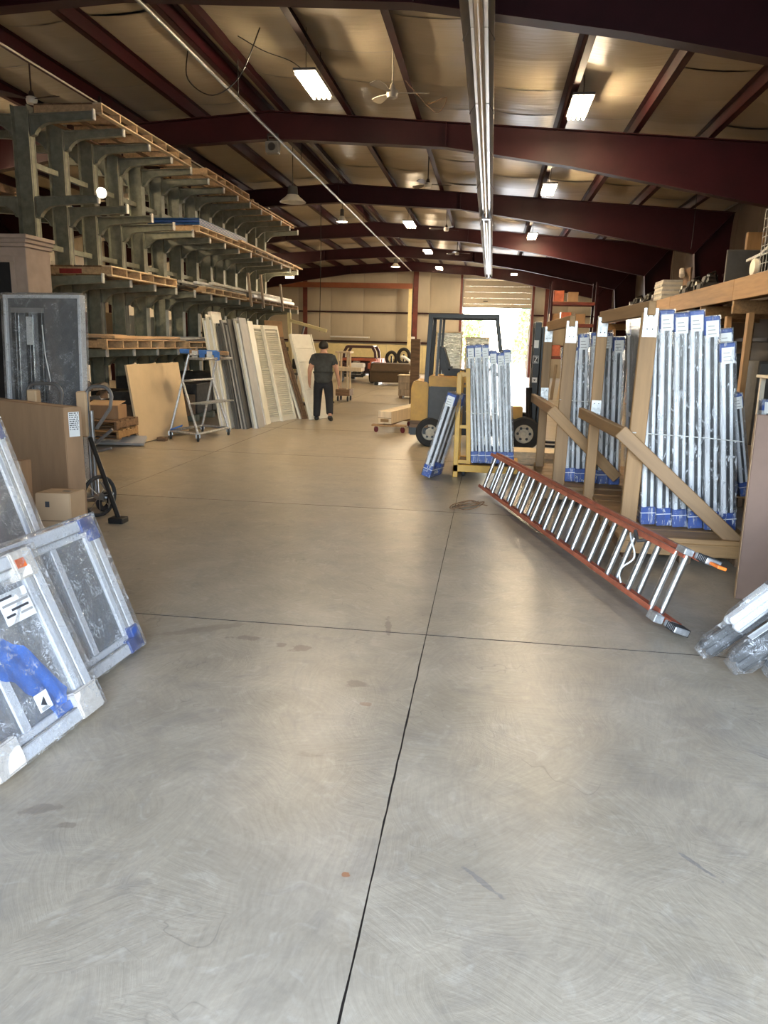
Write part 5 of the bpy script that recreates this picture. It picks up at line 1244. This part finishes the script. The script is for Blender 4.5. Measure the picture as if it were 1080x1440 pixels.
def cage(t):
    for k in range(8): G().cyl((0, -.5+.14*k, 0), (0, -.5+.14*k, .95), .006, 5).build('wire', 'galvanised', t)
    for k in range(8): G().cyl((0, -.5, .02+.13*k), (0, .48, .02+.13*k), .006, 5).build('wire', 'galvanised', t)
    for y in (-.5, .48): G().bb(-.01, .10, y-.012, y+.012, 0, .03).build('foot_rail', 'grey_steel', t)
on_shelf('wire_mesh_guard', 'wire grid panel standing on the near shelf at the right edge', 'wire panel', 4.0, 12.3, cage)
on_shelf('carton', 'pale stacked carton behind the wire grid on the near shelf', 'carton', 4.15, 12.2, lambda t: (G().bb(0, .6, -.5, .5, 0, .5).build('lower_box', 'dark_clutter', t, bevel=.02), G().bb(-.02, .6, -.5, .4, .5, .68).build('foam_pack', 'foam_white', t, bevel=.03), G().bb(.05, .55, -.4, .3, .68, 1.0).build('upper_pack', 'foam_white', t, bevel=.06)))
on_shelf('timber_crate', 'open brown crate with an upright board midway on the shelf', 'crate', 4.05, 18.4, lambda t: (G().bb(.2, .24, -.3, .3, 0, .62).build('end_board', 'old_wood', t, bevel=.004), G().bb(.2, .9, -.3, -.27, 0, .25).build('side_board', 'old_wood', t), G().bb(.2, .9, .27, .3, 0, .25).build('side_board', 'old_wood', t), G().bar((.05, -.2, .45), (.2, .5, .62), .12, .12).build('wrapped_roll', 'foam_white', t, bevel=.03)))
# darker goods under the shelf
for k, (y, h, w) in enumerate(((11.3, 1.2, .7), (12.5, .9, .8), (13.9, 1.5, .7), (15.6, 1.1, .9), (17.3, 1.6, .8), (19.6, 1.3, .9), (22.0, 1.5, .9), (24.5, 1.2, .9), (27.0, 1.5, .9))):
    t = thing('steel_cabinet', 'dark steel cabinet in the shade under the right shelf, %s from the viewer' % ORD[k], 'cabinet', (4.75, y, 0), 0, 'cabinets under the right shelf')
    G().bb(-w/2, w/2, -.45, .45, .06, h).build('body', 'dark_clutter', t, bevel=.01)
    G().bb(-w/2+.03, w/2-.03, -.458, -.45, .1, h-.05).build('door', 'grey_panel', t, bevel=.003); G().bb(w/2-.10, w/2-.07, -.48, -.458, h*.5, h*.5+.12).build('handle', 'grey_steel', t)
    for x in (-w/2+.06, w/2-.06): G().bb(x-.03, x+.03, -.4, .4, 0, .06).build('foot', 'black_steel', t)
t = thing('workbench', 'pale topped workbench under the right shelf beside the windows', 'workbench', (4.0, 10.6, 0))
G().bb(-.35, .5, -.6, .6, 1.30, 1.34).build('top', 'cream_paint', t, bevel=.006); G().bb(-.30, .46, -.55, .55, .5, .54).build('lower_shelf', 'old_wood', t)
for x in (-.28, .44):
    for y in (-.53, .53): G().bb(x-.03, x+.03, y-.03, y+.03, 0, 1.30).build('leg', 'cream_paint' if x < 0 else 'old_wood', t)
t = thing('wash_basin', 'white round basin upturned on the pale workbench', 'basin', (3.95, 10.5, 1.342)); G().lathe([(.26, 0), (.25, .02), (.12, .06), (0, .065)], n=22).build('bowl', 'white_vinyl', t, smooth=True); G().lathe([(.05, .06), (.05, .08), (0, .08)], n=14).build('foot_ring', 'white_vinyl', t)
o = G().bb(-.14, .14, -.012, .012, 0, .5).build('board_offcut', 'cardboard_light', None, bevel=.004, loc=(3.15, 9.9, .0)); o.rotation_euler = (-.1, 0, 0); tag(o, 'tan board offcut standing by the wrapped windows under the shelf', 'board')
cable([(4.3, 18.5, 5.28), (4.31, 18.5, 4.2), (4.3, 18.5, 3.85)], 'thin cable hanging above the right shelf', .006)
# maroon pallet rack with orange cartons, beyond the shelf
t = thing('pallet_rack', 'maroon pallet rack near the far door at right', 'storage rack', (2.6, 28.5, 0))
for x in (-.55, 1.0):
    for y in (0, .9): G().bb(x-.04, x+.04, y-.04, y+.04, 0, 3.9).build('upright', 'maroon_steel', t)
for z in (1.2, 2.35, 3.1):
    for y in (0, .9): G().bb(-.55, 1.0, y-.03, y+.03, z, z+.1).build('beam', 'red_oxide', t)
    G().bb(-.53, .98, 0, .9, z+.1, z+.115).build('shelf_deck', 'old_wood', t)
for k in range(7):
    z = (2.466, 2.466, 2.466, 3.216, 3.216, 1.316, 1.316)[k]; x = (2.2, 2.6, 3.1, 2.3, 2.8, 2.3, 2.9)[k]
    tag(G().bb(-.18, .18, -.2, .25, 0, .34+.05*(k % 2)).build('orange_carton', 'truck_paint' if k % 2 else 'cardboard', None, bevel=.006, loc=(x, 28.8, z)), 'small %s carton on the maroon rack, %s in line' % ('orange' if k % 2 else 'brown', ORD[k]), 'carton', 'cartons on the maroon rack')
for k in range(5):
    o = G().bar((0, 0, 0), (.03*k, .05, 1.1+.2*(k % 3)), .10, .04, (0, 1, 0)).build('leaning_board', ('foam_white', 'cream_paint', 'pine', 'grey_wood', 'pale_wood')[k], None, bevel=.004, loc=(1.30+.22*k, 24.6, 0)); tag(o, ('white', 'cream', 'pine', 'grey', 'pale timber')[k]+' board upright behind the forklift mast', 'board', 'boards behind the forklift')

# ================================================================ far end of the hall
# old truck, front end stripped, facing the viewer
t = thing('stripped_truck', 'old orange-red pickup truck with its engine bay stripped open', 'truck', (-5.45, 30.8, 0))
def tp(n, x0, x1, y0, y1, z0, z1, m, b=.03): return G().bb(x0, x1, y0, y1, z0, z1).build(n, m, t, bevel=b, seg=2)
g = G(); g.prism([(-.72, .92), (.72, .92), (.66, 1.22), (.56, 1.47), (-.56, 1.47), (-.66, 1.22)], .1, (0, 1.7, 0)); 
def ringp(outer, inner, y0, y1, name, m):
    n = len(outer); V = [(a, y, b) for y in (y0, y1) for a, b in outer+inner]; F = []
    for i in range(n):
        j = (i+1) % n; F += [(i, j, n+j, n+i), (2*n+i, 3*n+i, 3*n+j, 2*n+j), (i, 2*n+i, 2*n+j, j), (n+i, n+j, 3*n+j, 3*n+i)]
    G().add(V, F).build(name, m, t)
out = [(-.74, .90), (.74, .90), (.70, 1.25), (.58, 1.48), (-.58, 1.48), (-.70, 1.25)]; inn = [(-.62, 1.0), (.62, 1.0), (.60, 1.22), (.50, 1.39), (-.50, 1.39), (-.60, 1.22)]
ringp(out, inn, 1.0, 1.1, 'windscreen_frame', 'truck_dark'); ringp(out, inn, 2.1, 2.2, 'rear_cab_frame', 'truck_dark')
tp('roof', -.57, .57, 1.05, 2.2, 1.45, 1.50, 'truck_dark'); tp('door', -.76, -.72, 1.05, 2.15, .42, 1.0, 'truck_paint'); tp('door', .72, .76, 1.05, 2.15, .42, 1.0, 'truck_paint'); tp('cowl', -.74, .74, .85, 1.1, .80, .98, 'truck_paint'); tp('firewall', -.7, .7, .85, .9, .35, .9, 'truck_dark'); tp('bed', -.76, .76, 2.3, 4.0, .45, .95, 'truck_paint')
tp('fender', .52, .88, -.1, .9, .50, .88, 'truck_paint', .08); tp('fender', -.88, -.52, .3, .9, .50, .85, 'truck_dark', .08)
tp('frame_rail', -.40, -.30, -.4, 3.9, .28, .38, 'black_steel', .01); tp('frame_rail', .30, .40, -.4, 3.9, .28, .38, 'black_steel', .01); tp('cross_member', -.4, .4, -.38, -.28, .25, .36, 'black_steel', .01)
tp('engine_block', -.24, .24, .0, .75, .36, .72, 'dark_clutter', .03); tp('valve_cover', -.22, -.04, .05, .7, .72, .80, 'aluminium', .02); tp('valve_cover', .04, .22, .05, .7, .72, .80, 'aluminium', .02)
G().lathe([(0, -.03), (.14, -.03), (.15, .03), (0, .03)], (0, .35, .84), (0, 0, 1), 16).build('air_cleaner', 'aluminium', t, smooth=True)
for k in range(3): G().lathe([(0, -.02), (.07, -.02), (.07, .02), (0, .02)], ((-.14, .12, 0)[k], -.03, (.5, .55, .68)[k]), (0, 1, 0), 12).build('pulley', 'aluminium', t, smooth=True)
for k in range(6): G().tube([(-.3+.1*k, -.1, .45), (-.28+.12*k, -.12, .62+.02*(k % 2)), (-.2+.08*k, .2, .78)], .014, 6).build('engine_hose', 'rubber' if k % 2 else 'aluminium', t)
G().lathe([(0, -.05), (.09, -.05), (.10, .02), (0, .05)], (.34, -.08, .72), (0, 1, 0), 16).build('headlamp', 'aluminium', t, smooth=True)
for x in (-.66, .66):
    for y in (.35, 3.2):
        o = G().lathe([(.15, -.1), (.30, -.1), (.33, -.05), (.33, .05), (.30, .1), (.15, .1)], (x, y, .33), (1, 0, 0), 22).build('tyre', 'rubber', t, smooth=True); G().lathe([(0, -.08), (.17, -.08), (.17, .08), (0, .08)], (x, y, .33), (1, 0, 0), 16).build('rim', 'grey_steel', o)
# brown steel hopper
t = thing('steel_hopper', 'brown sheet-steel hopper on skids beside the truck', 'hopper', (-3.8, 30.2, 0))
G().prism([(-.5, .12), (.45, .12), (.5, .56), (.35, .84), (-.35, .86), (-.5, .60)], 1.66, (0, 0, 0), (0, -1, 0), (0, 0, 1)).build('bin', 'steel_box', t, bevel=.012)
G().bb(-.84, .84, -.54, -.50, .52, .60).build('folded_lip', 'steel_box', t, bevel=.01)
for x in (-.84, .82): G().prism([(-.5, .1), (.5, .1), (.54, .6), (.36, .88), (-.36, .88), (-.54, .6)], .03, (x, 0, 0), (0, -1, 0), (0, 0, 1)).build('end_plate', 'steel_box', t)
for x in (-.6, .6): G().bb(x-.08, x+.08, -.5, .5, 0, .12).build('skid', 'black_steel', t, bevel=.006)
for k, (x, z, r) in enumerate(((-4.25, .98, .26), (-3.72, 1.08, .30))):
    t = thing('tyre', ('worn tyre hung on the far wall, left of two', 'larger worn tyre hung on the far wall, right of two')[k], 'tyre', (x, 33.0, 0))
    G().tube([(0+r*math.cos(a)*.8, 0, z+r*math.sin(a)) for a in [2*PI*i/24 for i in range(24)]], .075, 10, True).build('tread', 'rubber', t, smooth=True)
    G().lathe([(r*.55, -.02), (r*.6, 0), (r*.55, .02)], (0, 0, z), (0, 1, 0), 20).build('rim', 'grey_steel', t); G().bb(-.03, .03, -.02, .06, 0, z+.1).build('stand', 'black_steel', t)
t = thing('wire_rack', 'low wire rack behind the brown hopper', 'wire rack', (-4.55, 32.2, 0))
for k in range(5): G().tube([(k*.13, 0, 0), (k*.13, 0, .98), (k*.13+.10, 0, .98), (k*.13+.10, 0, 0)], .008, 5).build('hoop', 'black_steel', t)
G().bb(-.02, .66, -.1, .1, .0, .03).build('base', 'black_steel', t)
# lumber cart right of the man
t = thing('lumber_cart', 'wooden upright cart on casters just right of the walking man', 'cart', (-4.05, 21.2, 0))
for x in (-.14, .12):
    for y in (-.2, .2): timber('upright', (x, y, .2), (x, y, 1.36), .05, .05, 'pale_wood', t, (0, 1, 0))
G().bb(-.22, .20, -.28, .28, 1.33, 1.38).build('top_board', 'pale_wood', t, bevel=.004); G().bb(-.22, .52, -.28, .28, .84, .95).build('middle_tray', 'pale_wood', t, bevel=.006); G().bb(-.2, .2, -.28, .28, .16, .34).build('base_box', 'old_wood', t, bevel=.006); G().bb(.22, .55, -.2, .2, .95, 1.06).build('white_box', 'foam_white', t, bevel=.006)
for x in (-.14, .14):
    for y in (-.22, .22): G().lathe([(.02, -.018), (.07, -.018), (.078, 0), (.07, .018), (.02, .018)], (x, y, .08), (1, 0, 0), 14).build('caster', 'rubber', t, smooth=True)
# yellow shop crane at the rack end
t = thing('shop_crane', 'yellow shop crane with a slanting boom past the end of the rack', 'crane', (-5.22, 19.9, 0))
G().bar((0, 0, .12), (-.08, 0, 2.35), .09, .09, (0, 1, 0)).build('mast', 'yellow_wall', t, bevel=.006); G().bar((-.10, 0, 2.16), (.98, -.25, 1.90), .07, .08).build('boom', 'yellow_wall', t, bevel=.006)
G().cyl((0, -.02, .9), (.35, -.1, 2.0), .03, 10).build('ram', 'grey_steel', t, smooth=True)
for s in (-.25, .25): G().bar((0, s*.4, .10), (1.1, s, .10), .07, .07).build('leg', 'yellow_wall', t, bevel=.006)
G().bb(-.08, .06, -.3, .3, .06, .14).build('base', 'yellow_wall', t, bevel=.006)
for (x, y) in ((1.05, -.25), (1.05, .25), (-.02, -.26), (-.02, .26)): G().lathe([(.01, -.015), (.045, -.015), (.05, 0), (.045, .015), (.01, .015)], (x, y, .051), (0, 1, 0), 12).build('caster', 'rubber', t)
# drill press / tool stand left of the man
t = thing('tool_stand', 'dark drill stand with pale posts left of the walking man', 'tool stand', (-4.85, 19.4, 0))
G().bb(-.22, .2, -.2, .2, 0, .06).build('base', 'dark_clutter', t, bevel=.01)
for x in (-.12, .02, .16): G().cyl((x, 0, .06), (x, 0, 1.62), .022, 10).build('post', 'dirty_white', t, smooth=True)
G().bb(-.2, .2, -.16, .16, .92, 1.18).build('motor_box', 'dark_clutter', t, bevel=.02); G().bb(-.18, .22, -.12, .12, 1.5, 1.6).build('head', 'dirty_white', t, bevel=.02); G().lathe([(0, -.05), (.07, -.05), (.07, .05), (0, .05)], (.18, -.1, 1.62), (0, 1, 0), 14).build('pulley', 'dark_clutter', t, smooth=True); G().bb(-.2, .2, -.2, .2, .78, .82).build('table', 'grey_steel', t)
# white tube lamp fixed on the far wall
t = thing('wall_batten', 'long pale tube batten fixed to the far wall girt', 'wall lamp', (-7.7, 41.6, 1.84)); G().bb(-1.1, 1.1, 0, .12, 0, .09).build('housing', 'enamel', t, bevel=.01); G().cyl((-1.05, -.02, .04), (1.05, -.02, .04), .03, 8).build('tube', 'white_vinyl', t, smooth=True)
t = thing('switch_box', 'small white electrical box on the end wall post', 'switch box', (-4.3, 41.52, 1.78)); G().bb(-.22, .18, -.1, .1, 0, .2).build('box', 'white_vinyl', t, bevel=.012); G().cyl((0, .06, .2), (0, .06, 2.7), .02, 6).build('conduit', 'black_steel', t)

# ================================================================ the walking man, seen from behind
def skin(name, joints, bones, root, mat, parent, sub=2, flatten=None):
    names = list(joints); me = bpy.data.meshes.new(name)
    me.from_pydata([joints[n][0] for n in names], [(names.index(a), names.index(b)) for a, b in bones], [])
    ob = bpy.data.objects.new(name, me); COL.objects.link(ob)
    ob.modifiers.new('skin', 'SKIN'); sk = me.skin_vertices
    if not sk: 
        bm = bmesh.new(); bm.from_mesh(me); bm.verts.layers.skin.verify(); bm.to_mesh(me); bm.free()
    for i, n in enumerate(names):
        r = joints[n][1]; v = me.skin_vertices[0].data[i]; v.radius = (r, r); v.use_root = (n == root)
    s = ob.modifiers.new('sub', 'SUBSURF'); s.levels = sub; s.render_levels = sub
    dg = bpy.context.evaluated_depsgraph_get(); new = bpy.data.meshes.new_from_object(ob.evaluated_get(dg))
    bpy.data.objects.remove(ob)
    if flatten:
        for v in new.vertices: v.co = flatten(v.co)
    new.materials.clear(); new.materials.append(MAT[mat]); new.polygons.foreach_set('use_smooth', [True]*len(new.polygons))
    o = bpy.data.objects.new(name, new); COL.objects.link(o); o.parent = parent
    return o
def flat(co):
    if .66 < co.z < 1.40 and abs(co.x) < .235:
        k = min(1, (co.z-.66)/.10, (1.40-co.z)/.05); f = 1-.34*k
        co.y = .015+(co.y-.015)*f
    return co
PSX = 1.14
pm = thing('person', 'man in a charcoal polo shirt and dark trousers walking away', 'person', (-3.44, 15.64, 0), .10)
J = {'pelvis': ((0, 0, .88), .135), 'waist': ((0, .01, 1.02), .14), 'chest': ((0, .01, 1.20), .155), 'upper': ((0, .02, 1.31), .12), 'neck': ((0, .045, 1.405), .056), 'skull': ((0.0, .07, 1.475), .068), 'crown': ((-.004, .066, 1.55), .092), 'top': ((-.004, .06, 1.60), .07),
     'sl': ((-.165, .01, 1.305), .068), 'el': ((-.245, -.03, 1.06), .047), 'wl': ((-.262, .06, .835), .030), 'hl': ((-.262, .085, .755), .034),
     'sr': ((.165, .01, 1.305), .068), 'er': ((.250, -.045, 1.06), .047), 'wr': ((.285, .03, .83), .030), 'hr': ((.288, .055, .75), .034),
     'pl': ((-.09, 0, .83), .10), 'kl': ((-.115, .10, .47), .062), 'al': ((-.125, .06, .09), .040), 'tl': ((-.135, .20, .035), .034),
     'pr': ((.09, 0, .83), .10), 'kr': ((.115, .0, .48), .062), 'ar': ((.155, -.27, .17), .040), 'tr': ((.165, -.17, .045), .034)}
Bn = [('pelvis', 'waist'), ('waist', 'chest'), ('chest', 'upper'), ('upper', 'neck'), ('neck', 'skull'), ('skull', 'crown'), ('crown', 'top'), ('upper', 'sl'), ('sl', 'el'), ('el', 'wl'), ('wl', 'hl'), ('upper', 'sr'), ('sr', 'er'), ('er', 'wr'), ('wr', 'hr'),
      ('pelvis', 'pl'), ('pl', 'kl'), ('kl', 'al'), ('al', 'tl'), ('pelvis', 'pr'), ('pr', 'kr'), ('kr', 'ar'), ('ar', 'tr')]
for s, h in (('l', -1), ('r', 1)):
    hx, hy, hz = J['h'+s][0]
    for f in range(4):
        ln = (.050, .058, .054, .042)[f]; yo = .028-.017*f
        a = 'f%d%s' % (f, s); J[a+'1'] = ((hx, hy+yo, hz-.030), .0095); J[a+'2'] = ((hx-h*.004, hy+yo+.006, hz-.030-ln*.5), .0085); J[a+'3'] = ((hx-h*.012, hy+yo+.008, hz-.030-ln), .0072)
        Bn += [('h'+s, a+'1'), (a+'1', a+'2'), (a+'2', a+'3')]
    J['t1'+s] = ((hx-h*.008, hy+.040, hz+.004), .011); J['t2'+s] = ((hx-h*.010, hy+.055, hz-.035), .009); Bn += [('h'+s, 't1'+s), ('t1'+s, 't2'+s)]
skin('body', J, Bn, 'pelvis', 'skin', pm, 2, flat)
K = {k: J[k] for k in ('waist', 'chest', 'upper')}
grow = lambda n, d: (J[n][0], J[n][1]+d)
S = {'hem0': ((0, 0, .76), .165), 'hem': ((0, 0, .85), .185), 'waist': grow('waist', .045), 'chest': grow('chest', .032), 'upper': grow('upper', .028), 'col': ((0, .04, 1.375), .068), 'sl': grow('sl', .022), 'ml': ((-.222, -.015, 1.135), .066), 'sr': grow('sr', .022), 'mr': ((.226, -.025, 1.135), .066)}
skin('shirt', S, [('hem0', 'hem'), ('hem', 'waist'), ('waist', 'chest'), ('chest', 'upper'), ('upper', 'col'), ('upper', 'sl'), ('sl', 'ml'), ('upper', 'sr'), ('sr', 'mr')], 'chest', 'shirt', pm, 2, flat)
T = {'belt': ((0, 0, .99), .145), 'pelvis': ((0, 0, .83), .150), 'pl': ((-.092, .005, .76), .105), 'kl': ((-.115, .10, .47), .083), 'al': ((-.125, .055, .12), .070), 'hl': ((-.125, .055, .075), .068), 'pr': ((.092, 0, .76), .105), 'kr': ((.115, .0, .48), .083), 'ar': ((.150, -.24, .20), .070), 'hr': ((.153, -.262, .165), .066)}
skin('trousers', T, [('belt', 'pelvis'), ('pelvis', 'pl'), ('pl', 'kl'), ('kl', 'al'), ('al', 'hl'), ('pelvis', 'pr'), ('pr', 'kr'), ('kr', 'ar'), ('ar', 'hr')], 'pelvis', 'trousers', pm, 2, flat)
for s, (a, b, c) in (('l', ((-.125, .02, .05), (-.13, .12, .046), (-.137, .235, .038))), ('r', ((.152, -.30, .135), (.162, -.23, .075), (.170, -.14, .042)))):
    skin('shoe', {'a': (a, .052), 'b': (b, .050), 'c': (c, .040)}, [('a', 'b'), ('b', 'c')], 'a', 'leather', pm, 2)
H = {'a': ((-.003, .030, 1.475), .060), 'b': ((-.004, .045, 1.545), .098), 'c': ((-.004, .065, 1.605), .080), 'd': ((-.004, .10, 1.61), .05)}
pm.scale = (1.13, 1.06, 1.0)
def hairf(u, v):
    a = 2*PI*u; b = PI*(v*.985); x, y, z = math.sin(b)*math.sin(a), math.sin(b)*math.cos(a), math.cos(b)
    k = 1.0
    if y > .25 and z < .45: k = .80            # the face stays clear
    if z < -.35: k *= 1-.45*(-z-.35)/.65
    return (-.004+.090*k*x, .055+.104*k*y, 1.545+.108*z*(1 if z > 0 else .86))
g = G(); g.grid(hairf, 22, 16); g.build('hair', 'hair', pm, smooth=True)
for s in (-1, 1): G().lathe([(0, -.008), (.016, -.008), (.022, 0), (.016, .008), (0, .008)], (s*.078, .07, 1.51), (1, .2*s, 0), 12).build('ear', 'skin', pm, smooth=True)
G().prism([(0, 0), (.028, -.035), (0, -.04)], .022, (0, .145, 1.52), (0, 1, 0), (0, 0, 1)).build('nose', 'skin', pm, bevel=.004)
for s in (-1, 1): G().lathe([(0, -.008), (.010, -.004), (.010, .004), (0, .008)], (s*.03, .142, 1.528), (0, 1, 0), 10).build('eye', 'ink', pm)
G().bb(-.024, .024, .140, .148, 1.449, 1.455).build('mouth', 'red_paint', pm)
